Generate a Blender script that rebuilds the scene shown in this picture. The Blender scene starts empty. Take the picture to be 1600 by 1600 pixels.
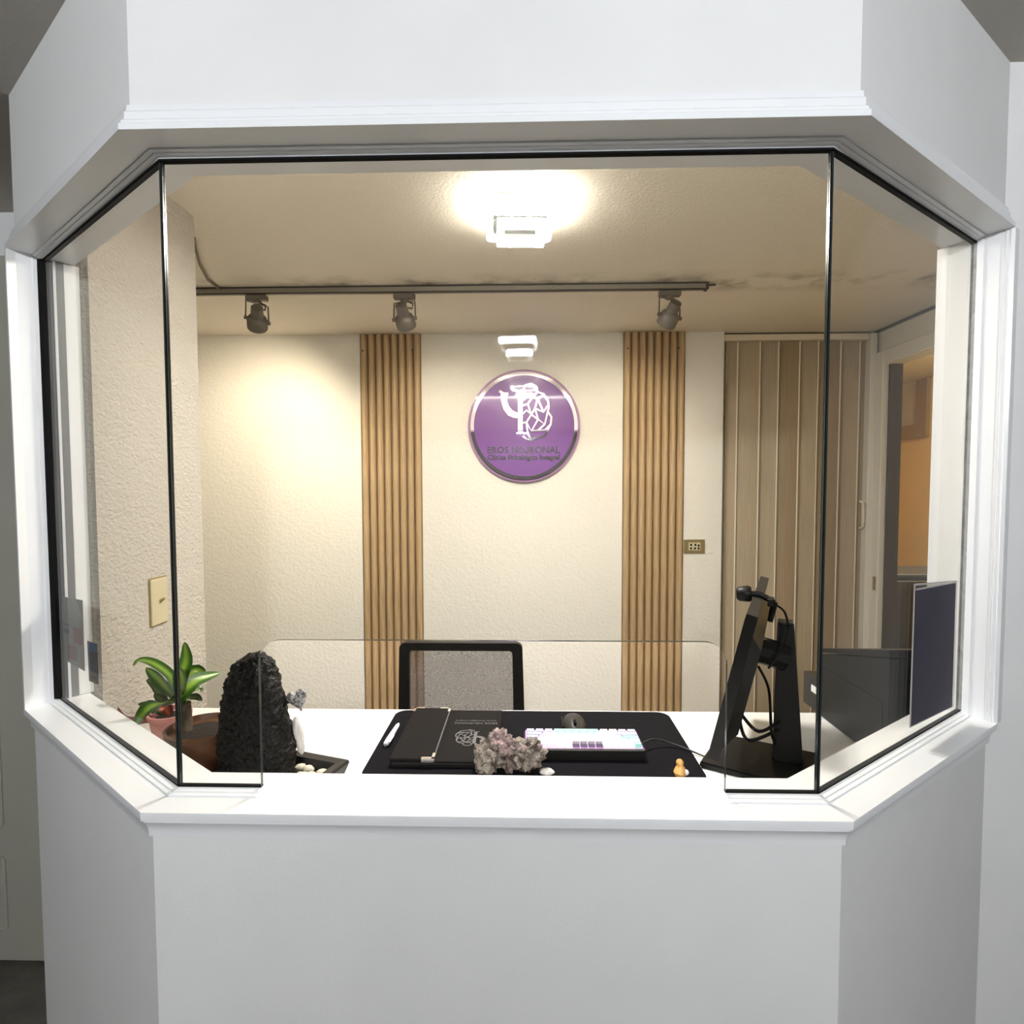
import bpy, bmesh, math, random
from math import sin, cos, pi, radians as rad
from mathutils import Vector, Matrix
from mathutils import noise as NZ
random.seed(7)

# ------------------------------------------------------------------ camera, world, exposure
SC = bpy.context.scene
COL = SC.collection
EYE = 1.55
F, PITCH, YAW, ROLL = 891.4, 0.0457, 0.0257, -0.0023

def cam_axes():
    f = Vector((-sin(YAW) * cos(PITCH), cos(YAW) * cos(PITCH), -sin(PITCH)))
    r = Vector((cos(YAW), sin(YAW), 0)); u = r.cross(f)
    return r * cos(ROLL) + u * sin(ROLL), -r * sin(ROLL) + u * cos(ROLL), f
CR, CU, CF = cam_axes()
cd = bpy.data.cameras.new('camera')
cam = bpy.data.objects.new('camera', cd)
COL.objects.link(cam)
cd.sensor_fit = 'HORIZONTAL'; cd.sensor_width = 36.0; cd.lens = 36.0 * F / 1600.0
cd.clip_start = 0.02; cd.clip_end = 60
m3 = Matrix((CR, CU, -CF)).transposed()
cam.matrix_world = Matrix.Translation((0, 0, EYE)) @ m3.to_4x4()
SC.camera = cam

w = bpy.data.worlds.new('world'); SC.world = w; w.use_nodes = True
w.node_tree.nodes['Background'].inputs[0].default_value = (0.5, 0.52, 0.55, 1)
w.node_tree.nodes['Background'].inputs[1].default_value = 0.05
SC.view_settings.view_transform = 'Standard'
SC.view_settings.look = 'None'
SC.view_settings.gamma = 1.0
SC.view_settings.use_curve_mapping = False
SC.view_settings.exposure = 1.15

# lamp strengths (the lamps themselves are built further down)
BOOTH_LAMP = 280.0        # ring lamp on the booth ceiling
HALL_LAMP = 22.0        # the same ring lamp on the hall ceiling behind the viewer
TUBE_LAMP = 24.0          # light tube above the window, inside the booth
SPOT_W = 7.3             # track spots (watts)
NEXT_FILL = 125.0          # unseen lamp added to light the adjoining room
COOL = (0.93, 0.965, 1.0); NEUTRAL = (1.0, 0.96, 0.89); WARM = (1.0, 0.86, 0.64)

# ------------------------------------------------------------------ pixel -> place (known plane)
def ray(px, py):
    return CF + CR * ((px - 800) / F) - CU * ((py - 800) / F)
def atz(px, py, z):
    q = ray(px, py); k = (z - EYE) / q.z; return Vector((q.x * k, q.y * k, z))
def aty(px, py, y):
    q = ray(px, py); k = y / q.y; return Vector((q.x * k, y, EYE + q.z * k))
def atx(px, py, x):
    q = ray(px, py); k = x / q.x; return Vector((x, q.y * k, EYE + q.z * k))
def atplane(px, py, p0, n):
    q = ray(px, py); o = Vector((0, 0, EYE)); k = (p0 - o).dot(n) / q.dot(n); return o + q * k

# ------------------------------------------------------------------ materials
def mat(name, col, rough=0.5, metal=0.0, noise=0.0, nscale=20, bump=0.0, bscale=60, bdet=3, bdist=0.004,
        coat=0.0, emit=None, estr=0.0, col2=None, spec=0.5, stretch=None):
    m = bpy.data.materials.new(name); m.use_nodes = True
    nt = m.node_tree; b = nt.nodes['Principled BSDF']
    b.inputs['Base Color'].default_value = (*col, 1)
    b.inputs['Roughness'].default_value = rough
    b.inputs['Metallic'].default_value = metal
    b.inputs['Specular IOR Level'].default_value = spec
    b.inputs['Coat Weight'].default_value = coat
    b.inputs['Coat Roughness'].default_value = 0.04
    if emit:
        b.inputs['Emission Color'].default_value = (*emit, 1)
        b.inputs['Emission Strength'].default_value = estr
    tc = nt.nodes.new('ShaderNodeTexCoord'); vec = tc.outputs['Object']
    if stretch:
        mp = nt.nodes.new('ShaderNodeMapping'); mp.inputs['Scale'].default_value = stretch
        nt.links.new(vec, mp.inputs[0]); vec = mp.outputs[0]
    if noise or col2:
        n = nt.nodes.new('ShaderNodeTexNoise'); n.inputs['Scale'].default_value = nscale
        n.inputs['Detail'].default_value = 5
        nt.links.new(vec, n.inputs['Vector'])
        mx = nt.nodes.new('ShaderNodeMix'); mx.data_type = 'RGBA'
        c2 = col2 if col2 else tuple(max(0, c * (1 - noise)) for c in col)
        mx.inputs[6].default_value = (*col, 1); mx.inputs[7].default_value = (*c2, 1)
        rp = nt.nodes.new('ShaderNodeMapRange'); rp.inputs[1].default_value = 0.35; rp.inputs[2].default_value = 0.65
        nt.links.new(n.outputs['Fac'], rp.inputs[0]); nt.links.new(rp.outputs[0], mx.inputs[0])
        nt.links.new(mx.outputs[2], b.inputs['Base Color'])
    if bump:
        n2 = nt.nodes.new('ShaderNodeTexNoise'); n2.inputs['Scale'].default_value = bscale
        n2.inputs['Detail'].default_value = bdet
        nt.links.new(vec, n2.inputs['Vector'])
        bp = nt.nodes.new('ShaderNodeBump'); bp.inputs['Strength'].default_value = bump
        bp.inputs['Distance'].default_value = bdist
        nt.links.new(n2.outputs['Fac'], bp.inputs['Height']); nt.links.new(bp.outputs[0], b.inputs['Normal'])
    return m

def glass_mat(name, tint, ior=1.16, haze=0.0):
    m = bpy.data.materials.new(name); m.use_nodes = True
    nt = m.node_tree; nt.nodes.clear()
    o = nt.nodes.new('ShaderNodeOutputMaterial'); t = nt.nodes.new('ShaderNodeBsdfTransparent')
    t.inputs[0].default_value = (*tint, 1)
    g = nt.nodes.new('ShaderNodeBsdfGlossy'); g.inputs['Roughness'].default_value = 0.0
    fr = nt.nodes.new('ShaderNodeFresnel'); fr.inputs['IOR'].default_value = ior
    mx = nt.nodes.new('ShaderNodeMixShader')
    # the Fresnel node inverts the index on back faces; undo that so both faces of the thin sheet mirror alike
    ge = nt.nodes.new('ShaderNodeNewGeometry'); mr = nt.nodes.new('ShaderNodeMapRange')
    mr.inputs[3].default_value = ior; mr.inputs[4].default_value = 1.0 / ior
    nt.links.new(ge.outputs['Backfacing'], mr.inputs[0]); nt.links.new(mr.outputs[0], fr.inputs['IOR'])
    nt.links.new(fr.outputs[0], mx.inputs[0]); nt.links.new(t.outputs[0], mx.inputs[1]); nt.links.new(g.outputs[0], mx.inputs[2])
    nt.links.new(mx.outputs[0], o.inputs[0])
    return m

def mesh_fabric(name, col, open_):
    m = bpy.data.materials.new(name); m.use_nodes = True
    nt = m.node_tree; b = nt.nodes['Principled BSDF']; b.inputs['Base Color'].default_value = (*col, 1)
    b.inputs['Roughness'].default_value = 0.8
    o = nt.nodes['Material Output']; t = nt.nodes.new('ShaderNodeBsdfTransparent')
    mx = nt.nodes.new('ShaderNodeMixShader'); n = nt.nodes.new('ShaderNodeTexNoise'); n.inputs['Scale'].default_value = 420
    tc = nt.nodes.new('ShaderNodeTexCoord'); nt.links.new(tc.outputs['Object'], n.inputs['Vector'])
    rp = nt.nodes.new('ShaderNodeMapRange'); rp.inputs[1].default_value = 0.3; rp.inputs[2].default_value = 0.7
    rp.inputs[3].default_value = open_ - 0.2; rp.inputs[4].default_value = open_ + 0.2
    nt.links.new(n.outputs['Fac'], rp.inputs[0]); nt.links.new(rp.outputs[0], mx.inputs[0])
    nt.links.new(b.outputs[0], mx.inputs[1]); nt.links.new(t.outputs[0], mx.inputs[2]); nt.links.new(mx.outputs[0], o.inputs[0])
    return m

def leaf_mat(name, dark, light, w0=0.18):
    m = bpy.data.materials.new(name); m.use_nodes = True
    nt = m.node_tree; b = nt.nodes['Principled BSDF']; b.inputs['Roughness'].default_value = 0.35
    uv = nt.nodes.new('ShaderNodeUVMap'); sp = nt.nodes.new('ShaderNodeSeparateXYZ'); nt.links.new(uv.outputs[0], sp.inputs[0])
    s = nt.nodes.new('ShaderNodeMath'); s.operation = 'SUBTRACT'; s.inputs[1].default_value = 0.5
    nt.links.new(sp.outputs[0], s.inputs[0])
    a = nt.nodes.new('ShaderNodeMath'); a.operation = 'ABSOLUTE'; nt.links.new(s.outputs[0], a.inputs[0])
    rp = nt.nodes.new('ShaderNodeMapRange'); rp.inputs[1].default_value = w0 * 0.4; rp.inputs[2].default_value = w0 * 1.6
    nt.links.new(a.outputs[0], rp.inputs[0])
    mx = nt.nodes.new('ShaderNodeMix'); mx.data_type = 'RGBA'
    mx.inputs[6].default_value = (*light, 1); mx.inputs[7].default_value = (*dark, 1)
    nt.links.new(rp.outputs[0], mx.inputs[0]); nt.links.new(mx.outputs[2], b.inputs['Base Color'])
    b.inputs['Transmission Weight'].default_value = 0.0
    return m

def ceiling_mat(name, col, stain):
    m = mat(name, col, 0.9, bump=0.5, bscale=110, bdet=4, bdist=0.004)
    nt = m.node_tree; b = nt.nodes['Principled BSDF']
    tc = nt.nodes.new('ShaderNodeTexCoord'); sp = nt.nodes.new('ShaderNodeSeparateXYZ')
    nt.links.new(tc.outputs['Object'], sp.inputs[0])
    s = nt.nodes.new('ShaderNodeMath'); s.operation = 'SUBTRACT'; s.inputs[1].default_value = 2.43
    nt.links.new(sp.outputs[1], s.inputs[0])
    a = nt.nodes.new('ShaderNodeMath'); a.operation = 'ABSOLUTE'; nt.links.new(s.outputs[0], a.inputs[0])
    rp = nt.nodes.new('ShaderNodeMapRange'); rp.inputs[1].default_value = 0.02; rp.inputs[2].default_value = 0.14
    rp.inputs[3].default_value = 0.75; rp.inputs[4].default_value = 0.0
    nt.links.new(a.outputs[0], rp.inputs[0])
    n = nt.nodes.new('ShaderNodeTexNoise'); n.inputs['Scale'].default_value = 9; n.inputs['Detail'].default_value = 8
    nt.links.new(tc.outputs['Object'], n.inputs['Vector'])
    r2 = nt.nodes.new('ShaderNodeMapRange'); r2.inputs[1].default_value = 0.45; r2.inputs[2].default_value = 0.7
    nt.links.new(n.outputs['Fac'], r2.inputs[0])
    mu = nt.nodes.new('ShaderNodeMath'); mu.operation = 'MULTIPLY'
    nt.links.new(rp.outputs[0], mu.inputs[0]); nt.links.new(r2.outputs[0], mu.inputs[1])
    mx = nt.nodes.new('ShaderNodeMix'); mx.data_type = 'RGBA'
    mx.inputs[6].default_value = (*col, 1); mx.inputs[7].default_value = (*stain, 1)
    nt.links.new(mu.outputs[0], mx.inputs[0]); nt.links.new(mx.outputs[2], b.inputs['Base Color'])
    return m

M = {}
M['hall'] = mat('hall_white_paint', (0.80, 0.80, 0.80), 0.75, noise=0.03, nscale=6, bump=0.12, bscale=180, bdist=0.002)
M['trim'] = mat('gloss_white_trim', (0.84, 0.85, 0.87), 0.28)
M['hallceil'] = mat('hall_ceiling', (0.52, 0.49, 0.44), 0.9, bump=0.15, bscale=120)
M['floor'] = mat('hall_floor', (0.115, 0.105, 0.085), 0.55, noise=0.3, nscale=14)
M['halldoor'] = mat('hall_door_paint', (0.42, 0.41, 0.35), 0.5, noise=0.06, nscale=5)
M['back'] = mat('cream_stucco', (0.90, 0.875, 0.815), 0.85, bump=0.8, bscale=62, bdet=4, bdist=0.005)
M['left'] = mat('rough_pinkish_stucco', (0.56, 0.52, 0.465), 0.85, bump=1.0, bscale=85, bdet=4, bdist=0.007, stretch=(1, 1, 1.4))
M['inceil'] = ceiling_mat('booth_ceiling_stucco', (0.87, 0.80, 0.685), (0.20, 0.16, 0.11))
M['infloor'] = mat('booth_floor', (0.30, 0.26, 0.22), 0.5)
M['inwhite'] = mat('booth_white_paint', (0.85, 0.82, 0.74), 0.6)
M['glass'] = glass_mat('window_glass', (0.872, 0.872, 0.858))
M['glassedge'] = mat('glass_edge', (0.03, 0.04, 0.04), 0.2)
M['black'] = mat('black_rubber', (0.005, 0.005, 0.005), 0.8, spec=0.12)
M['wood'] = mat('fluted_wood', (0.60, 0.43, 0.25), 0.5, col2=(0.47, 0.325, 0.18), nscale=9, stretch=(14, 14, 0.7))
M['desk'] = mat('white_laminate', (0.88, 0.88, 0.87), 0.35)
M['blacktop'] = mat('black_cloth_mat', (0.0035, 0.003, 0.005), 0.95, bump=0.2, bscale=700, bdist=0.0005, spec=0.15)
M['plastic'] = mat('black_plastic', (0.004, 0.0038, 0.0036), 0.45, spec=0.3)
M['plastic2'] = mat('dark_grey_plastic', (0.018, 0.017, 0.016), 0.5, spec=0.35)
M['glossblack'] = mat('gloss_black', (0.006, 0.006, 0.007), 0.12)
M['screen'] = mat('screen_glass', (0.004, 0.004, 0.005), 0.08)
M['leather'] = mat('black_leather', (0.006, 0.005, 0.005), 0.8, spec=0.14, bump=0.25, bscale=420, bdist=0.0008)
M['silver'] = mat('silver_metal', (0.82, 0.81, 0.78), 0.22, metal=1.0)
M['grayprint'] = mat('grey_foil', (0.13, 0.125, 0.125), 0.45, metal=0.3)
M['whitepl'] = mat('white_plastic', (0.85, 0.85, 0.88), 0.3)
M['purple'] = mat('purple_acrylic', (0.185, 0.05, 0.31), 0.35, coat=0.5)
M['mauve'] = mat('mauve_acrylic', (0.42, 0.26, 0.43), 0.15, coat=0.8)
M['mirror'] = mat('mirror_acrylic', (0.86, 0.80, 0.90), 0.04, metal=1.0)
M['brass'] = mat('aged_brass', (0.42, 0.33, 0.16), 0.35, metal=0.6)
M['ivory'] = mat('ivory_plastic', (0.62, 0.55, 0.37), 0.4)
M['steel'] = mat('grey_lamp_metal', (0.17, 0.15, 0.125), 0.5, metal=0.3)
M['track'] = mat('track_grey', (0.30, 0.27, 0.22), 0.5, metal=0.3)
M['trackdark'] = mat('track_dark', (0.05, 0.042, 0.035), 0.6)
M['lampon'] = mat('lamp_diffuser', (0.9, 0.9, 0.9), 0.4, emit=NEUTRAL, estr=BOOTH_LAMP)
M['lampside'] = mat('lamp_lit_edge', (0.9, 0.9, 0.9), 0.4, emit=NEUTRAL, estr=BOOTH_LAMP * 0.012)
M['lampside0'] = mat('lamp_dim_edge', (0.9, 0.9, 0.9), 0.4, emit=NEUTRAL, estr=BOOTH_LAMP * 0.012)
M['lamptop'] = mat('lamp_upward_glow', (0.9, 0.9, 0.9), 0.4, emit=NEUTRAL, estr=BOOTH_LAMP * 0.17)
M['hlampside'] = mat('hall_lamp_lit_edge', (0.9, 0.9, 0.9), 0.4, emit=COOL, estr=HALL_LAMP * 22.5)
M['halldim'] = mat('hall_unseen_dark', (0.10, 0.09, 0.08), 0.8)  # unseen hall walls, kept this dark to cut bounce light and reflections
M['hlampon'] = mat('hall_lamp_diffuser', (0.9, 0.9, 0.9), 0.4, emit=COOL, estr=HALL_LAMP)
M['tubeon'] = mat('tube_diffuser', (0.9, 0.9, 0.9), 0.4, emit=NEUTRAL, estr=TUBE_LAMP)
M['nextfill'] = mat('next_room_fill', (0.9, 0.9, 0.9), 0.4, emit=(1.0, 0.86, 0.60), estr=NEXT_FILL)
M['bulb'] = mat('spot_bulb', (0.9, 0.9, 0.9), 0.4, emit=WARM, estr=12.0)
M['lampbody'] = mat('lamp_white_metal', (0.75, 0.75, 0.73), 0.4)
M['canopy'] = mat('lamp_grey_canopy', (0.20, 0.20, 0.19), 0.5)
M['blind'] = mat('blind_tan_fabric', (0.53, 0.43, 0.31), 0.8, noise=0.16, nscale=8, stretch=(30, 30, 0.6))
M['blind2'] = mat('blind_brown_fabric', (0.41, 0.31, 0.205), 0.8, noise=0.16, nscale=8, stretch=(30, 30, 0.6))
M['blindpale'] = mat('blind_rail_and_lit_edge', (0.92, 0.83, 0.68), 0.6)  # off-white of rail and handle; also paints the lamplit slat edges
M['yellow'] = mat('ochre_paint', (0.62, 0.44, 0.13), 0.8, noise=0.05, nscale=3)
M['gold'] = mat('gilt_frame', (0.26, 0.165, 0.02), 0.45, metal=0.2)
M['canvas'] = mat('beige_canvas', (0.46, 0.39, 0.26), 0.8, noise=0.12, nscale=7)
M['darkcab'] = mat('dark_cabinet', (0.045, 0.042, 0.042), 0.5)
M['darkframe'] = mat('dark_door_jamb', (0.06, 0.045, 0.03), 0.5)
M['meshfab'] = mesh_fabric('grey_mesh', (0.11, 0.10, 0.115), 0.33)
M['leaf'] = leaf_mat('dracaena_leaf', (0.030, 0.095, 0.008), (0.20, 0.33, 0.03))
M['leafd'] = leaf_mat('dark_leaf', (0.018, 0.035, 0.012), (0.05, 0.07, 0.02))
M['leafr'] = leaf_mat('red_leaf', (0.16, 0.025, 0.02), (0.38, 0.10, 0.03))
M['bark'] = mat('trunk_bark', (0.105, 0.075, 0.05), 0.9, noise=0.5, nscale=40, bump=0.8, bscale=60)
M['terra'] = mat('brown_pot', (0.16, 0.065, 0.028), 0.5, noise=0.45, nscale=18)
M['pink'] = mat('pink_pot', (0.62, 0.28, 0.25), 0.5)
M['soil'] = mat('potting_soil', (0.02, 0.014, 0.01), 0.95, bump=1.0, bscale=90)
M['rock'] = mat('black_carved_rock', (0.004, 0.0034, 0.003), 0.45, noise=0.4, nscale=30, bump=1.0, bscale=95, bdet=5, bdist=0.012, spec=0.3)
M['pebble'] = mat('pale_pebble', (0.62, 0.57, 0.46), 0.5, noise=0.25, nscale=30)
M['quartz'] = mat('milky_quartz', (0.70, 0.68, 0.67), 0.25, noise=0.3, nscale=25, stretch=(6, 6, 1))
M['bead'] = mat('speckled_beads', (0.012, 0.012, 0.012), 0.3, col2=(0.42, 0.41, 0.40), nscale=170)
M['crystal'] = mat('smoky_crystal', (0.27, 0.235, 0.20), 0.45, col2=(0.04, 0.026, 0.02), nscale=55, bump=1.0, bscale=130, bdist=0.006)
M['crystal2'] = mat('pink_crystal', (0.34, 0.25, 0.245), 0.4, col2=(0.11, 0.08, 0.08), nscale=60, bump=0.9, bscale=140, bdist=0.005)
M['crystal3'] = mat('dark_brown_crystal', (0.05, 0.03, 0.025), 0.4, col2=(0.18, 0.14, 0.12), nscale=70, bump=1.0, bscale=140, bdist=0.005)
M['amber'] = mat('amber_resin', (0.72, 0.40, 0.12), 0.4, noise=0.3, nscale=60)
M['keyw'] = mat('key_white', (0.86, 0.87, 0.88), 0.5)
M['keyl'] = mat('key_lilac', (0.46, 0.47, 0.60), 0.5)
M['keyg'] = mat('key_dark_grey', (0.13, 0.12, 0.155), 0.5)
M['keym'] = mat('key_mint', (0.30, 0.68, 0.58), 0.5)
M['glow'] = mat('keyboard_backlight', (0.5, 0.2, 0.6), 0.5, emit=(0.75, 0.25, 1.0), estr=0.45)
M['sheet'] = mat('purple_sheet', (0.026, 0.020, 0.046), 0.6, noise=0.25, nscale=9)
M['sleeve'] = glass_mat('clear_sleeve', (0.82, 0.81, 0.80))
M['sleeverim'] = mat('sleeve_rim', (0.42, 0.40, 0.38), 0.3)
M['paper'] = mat('grey_beige_paper', (0.20, 0.175, 0.15), 0.6)
M['papero'] = mat('brown_print', (0.05, 0.035, 0.03), 0.6)
M['red'] = mat('dark_red_print', (0.19, 0.02, 0.014), 0.6)
M['ink'] = mat('dark_print', (0.045, 0.04, 0.04), 0.6)
M['blue'] = mat('blue_print', (0.015, 0.07, 0.20), 0.6)
M['navy'] = mat('navy_print', (0.03, 0.03, 0.06), 0.6)
M['cable'] = mat('cable_brown', (0.16, 0.12, 0.08), 0.6)
M['revealgrey'] = mat('reveal_dark_grey', (0.10, 0.095, 0.09), 0.35)

# ------------------------------------------------------------------ mesh builder
class B:
    def __init__(s): s.bm = bmesh.new()
    def box(s, c, size, rot=None, bevel=0.0, seg=1):
        bm = s.bm; t = Matrix.Translation(c)
        if rot is not None: t = t @ rot.to_4x4()
        r = bmesh.ops.create_cube(bm, size=1.0, matrix=t @ Matrix.Diagonal((*size, 1)))
        if bevel:
            ed = list({e for v in r['verts'] for e in v.link_edges})
            bmesh.ops.bevel(bm, geom=ed, offset=bevel, segments=seg, affect='EDGES', profile=0.6)
        return s
    def box2(s, a, b, bevel=0.0, seg=1):
        a, b = Vector(a), Vector(b)
        return s.box((a + b) / 2, [abs(x) for x in (b - a)], None, bevel, seg)
    def prism(s, poly, z0, z1, axis='z'):
        # poly: 2-D outline; axis z -> (x,y); axis y -> (x,z); axis x -> (y,z)
        def P(p, h):
            return (p[0], p[1], h) if axis == 'z' else (p[0], h, p[1]) if axis == 'y' else (h, p[0], p[1])
        bm = s.bm; a = [bm.verts.new(P(p, z0)) for p in poly]; b = [bm.verts.new(P(p, z1)) for p in poly]
        n = len(poly)
        bm.faces.new(a[::-1]); bm.faces.new(b)
        for i in range(n): bm.faces.new((a[i], a[(i + 1) % n], b[(i + 1) % n], b[i]))
        return s
    def rings(s, rs, close=True, caps=True):
        bm = s.bm; V = [[bm.verts.new(p) for p in r] for r in rs]; n = len(V[0])
        for i in range(len(V) - 1):
            for j in range(n if close else n - 1):
                bm.faces.new((V[i][j], V[i][(j + 1) % n], V[i + 1][(j + 1) % n], V[i + 1][j]))
        if caps:
            bm.faces.new(V[0][::-1]); bm.faces.new(V[-1])
        return s
    def tube(s, pts, r, seg=8):
        pts = [Vector(p) for p in pts]; rs = []; n = len(pts); up = None
        rr = r if isinstance(r, (list, tuple)) else [r] * n
        for i in range(n):
            d = (pts[min(i + 1, n - 1)] - pts[max(i - 1, 0)]).normalized()
            if up is None:
                up = d.orthogonal().normalized()
            up = (up - d * up.dot(d)).normalized(); v = d.cross(up)
            rs.append([pts[i] + (up * cos(2 * pi * k / seg) + v * sin(2 * pi * k / seg)) * rr[i] for k in range(seg)])
        return s.rings(rs)
    def lathe(s, prof, seg=24, c=(0, 0, 0)):
        c = Vector(c)
        rs = [[c + Vector((max(r, 1e-4) * cos(2 * pi * k / seg), max(r, 1e-4) * sin(2 * pi * k / seg), z)) for k in range(seg)] for r, z in prof]
        return s.rings(rs)
    def blob(s, c, r, sub=2, amp=0.15, fr=3.0, scale=(1, 1, 1), rot=None, seed=0):
        from mathutils import noise
        g = bmesh.ops.create_icosphere(s.bm, subdivisions=sub, radius=1.0)
        for v in g['verts']:
            k = 1 + amp * noise.noise(v.co * fr + Vector((seed * 7.3, seed * 3.1, seed)))
            p = Vector((v.co.x * scale[0], v.co.y * scale[1], v.co.z * scale[2])) * (r * k)
            if rot is not None: p = rot @ p
            v.co = p + Vector(c)
        return s
    def ribbon(s, pts, wd, z0, z1):
        # flat stroke in the local x/z plane, thickness along y from z0 to z1
        n = len(pts); L = []; R_ = []
        ww = wd if isinstance(wd, (list, tuple)) else [wd] * n
        for i in range(n):
            a = Vector(pts[max(i - 1, 0)]); b = Vector(pts[min(i + 1, n - 1)]); d = (b - a).normalized(); q = Vector((-d.y, d.x))
            p = Vector(pts[i]); L.append(p + q * ww[i] / 2); R_.append(p - q * ww[i] / 2)
        rs = [[(L[i].x, z0, L[i].y), (R_[i].x, z0, R_[i].y), (R_[i].x, z1, R_[i].y), (L[i].x, z1, L[i].y)] for i in range(n)]
        return s.rings(rs)

def curve(pts, n=6):
    P = [Vector(p) for p in pts]; out = []
    for i in range(len(P) - 1):
        p0, p1, p2, p3 = P[max(i - 1, 0)], P[i], P[i + 1], P[min(i + 2, len(P) - 1)]
        for k in range(n):
            u = k / n; out.append(0.5 * ((2 * p1) + (p2 - p0) * u + (2 * p0 - 5 * p1 + 4 * p2 - p3) * u ** 2 + (3 * p1 - p0 - 3 * p2 + p3) * u ** 3))
    return out + [P[-1]]

def finish(o, mats, smooth=35):
    me = o.data
    for m in (mats if isinstance(mats, (list, tuple)) else [mats]): me.materials.append(m)
    if smooth:
        me.polygons.foreach_set('use_smooth', [True] * len(me.polygons)); me.set_sharp_from_angle(angle=rad(smooth))
def obj(name, b, m, parent=None, smooth=35):
    me = bpy.data.meshes.new(name)
    bmesh.ops.recalc_face_normals(b.bm, faces=b.bm.faces[:]); b.bm.to_mesh(me); b.bm.free()
    o = bpy.data.objects.new(name, me); COL.objects.link(o); finish(o, m, smooth)
    if parent: o.parent = parent
    return o
def tag(o, label, cat, group=None):
    o['label'] = label; o['category'] = cat
    if group: o['group'] = group
    return o
def thing(name, label, cat, loc=(0, 0, 0), rz=0.0, group=None):
    o = bpy.data.objects.new(name, None); COL.objects.link(o); o.location = loc; o.rotation_euler = (0, 0, rz)
    o.empty_display_size = 0.05
    return tag(o, label, cat, group)
def struct(name, b, m, parent=None, label=None, smooth=35):
    o = obj(name, b, m, parent, smooth)
    if not parent: o['kind'] = 'structure'
    if label: o['label'] = label
    return o
def copy_tree(o, parent=None):
    c = o.copy(); COL.objects.link(c)
    if parent: c.parent = parent
    for ch in list(o.children): copy_tree(ch, c)
    return c
def text_mesh(name, body, size, depth, m, parent, loc, rot, bold=0.0, align='CENTER'):
    cu = bpy.data.curves.new(name, 'FONT'); cu.body = body; cu.size = size; cu.extrude = depth; cu.offset = bold
    cu.align_x = align; cu.align_y = 'CENTER'; cu.resolution_u = 3
    to = bpy.data.objects.new(name, cu); COL.objects.link(to)
    dg = bpy.context.evaluated_depsgraph_get(); me = bpy.data.meshes.new_from_object(to.evaluated_get(dg))
    bpy.data.objects.remove(to); me.name = name; me.materials.clear(); me.materials.append(m)
    o = bpy.data.objects.new(name, me); COL.objects.link(o); o.parent = parent; o.location = loc; o.rotation_euler = rot
    return o

# ------------------------------------------------------------------ plan of the bay
OUT = [Vector((-1.135, 1.237)), Vector((-0.593, 0.839)), Vector((0.485, 0.839)), Vector((0.985, 1.1995))]
ZS, ZH, ZC = 1.05, 2.069, 2.40
T_GL, T_IN, T_WALL = 0.066, 0.125, 0.018

def offset(poly, t):
    n = len(poly); dirs = [(poly[i + 1] - poly[i]).normalized() for i in range(n - 1)]
    nor = [Vector((-d.y, d.x)) for d in dirs]           # inward (into the booth)
    res = []
    for i in range(n):
        if i == 0: res.append(poly[0] + nor[0] * t)
        elif i == n - 1: res.append(poly[-1] + nor[-1] * t)
        else:
            b = (nor[i - 1] + nor[i]).normalized(); res.append(poly[i] + b * (t / b.dot(nor[i])))
    return res
def sweep(b, path, prof):
    cache = {t: offset(path, t) for t, z in prof}
    return b.rings([[(cache[t][i].x, cache[t][i].y, z) for t, z in prof] for i in range(len(path))])

# ---- walls of the bay
lo = B(); sweep(lo, OUT, [(T_WALL, 0.0), (T_WALL, 1.02), (0.115, 1.02), (0.115, 0.0)])
struct('wall_front', lo, M['hall'], smooth=0)
up = B(); sweep(up, OUT, [(T_WALL, ZH + 0.02), (T_WALL, ZC), (0.113, ZC), (0.113, ZH + 0.02)])
struct('wall_bay_upper', up, M['hall'], smooth=0)
# paint on the booth side of the upper wall (behind the mirror's view)
ui = B(); sweep(ui, OUT, [(0.1125, ZH + 0.02), (0.1125, ZC), (0.12, ZC), (0.12, ZH + 0.02)])
struct('wall_bay_inner', ui, M['inwhite'], smooth=0)

# ---- sill, head, jambs
sill = B()
sweep(sill, OUT, [(0.0, ZS), (T_IN, ZS), (T_IN, ZS - 0.035), (0.02, ZS - 0.044), (0.012, ZS - 0.044), (0.0115, ZS - 0.036),
                  (0.010, ZS - 0.028), (0.006, ZS - 0.021), (0.004, ZS - 0.018), (0.004, ZS - 0.0145), (0.0, ZS - 0.0135), (-0.001, ZS - 0.004)])
struct('trim_1', sill, M['trim'], smooth=30)
head = B()
sweep(head, OUT, [(0.0, ZH), (T_IN, ZH), (T_IN, ZH + 0.035), (0.02, ZH + 0.043), (0.013, ZH + 0.043), (0.012, ZH + 0.034),
                  (0.009, ZH + 0.031), (0.009, ZH + 0.020), (0.004, ZH + 0.016), (0.004, ZH + 0.012), (0.0, ZH + 0.009)])
struct('trim_2', head, M['trim'], smooth=30)
GLI = offset(OUT, T_GL)
xcl = aty(409, 1200, GLI[1].y).x; xcr = aty(1133, 1200, GLI[1].y).x       # cut-out of the front pane
bead = [(0.046, 0.0), (0.046, 0.0025), (0.052, 0.0035), (0.053, 0.0055), (0.060, 0.0065), (0.061, 0.008), (0.073, 0.008), (0.073, 0.0)]
def bead_run(name, path, zbase, sgn):
    b = B(); sweep(b, path, [(t, zbase + sgn * h) for t, h in bead]); return struct(name, b, M['trim'], smooth=30)
cl = Vector((xcl, OUT[1].y)); crp = Vector((xcr, OUT[1].y))
bead_run('trim_3', [OUT[0], OUT[1], cl], ZS, 1)
bead_run('trim_4', [crp, OUT[2], OUT[3]], ZS, 1)
bead_run('trim_5', OUT, ZH, -1)

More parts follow.
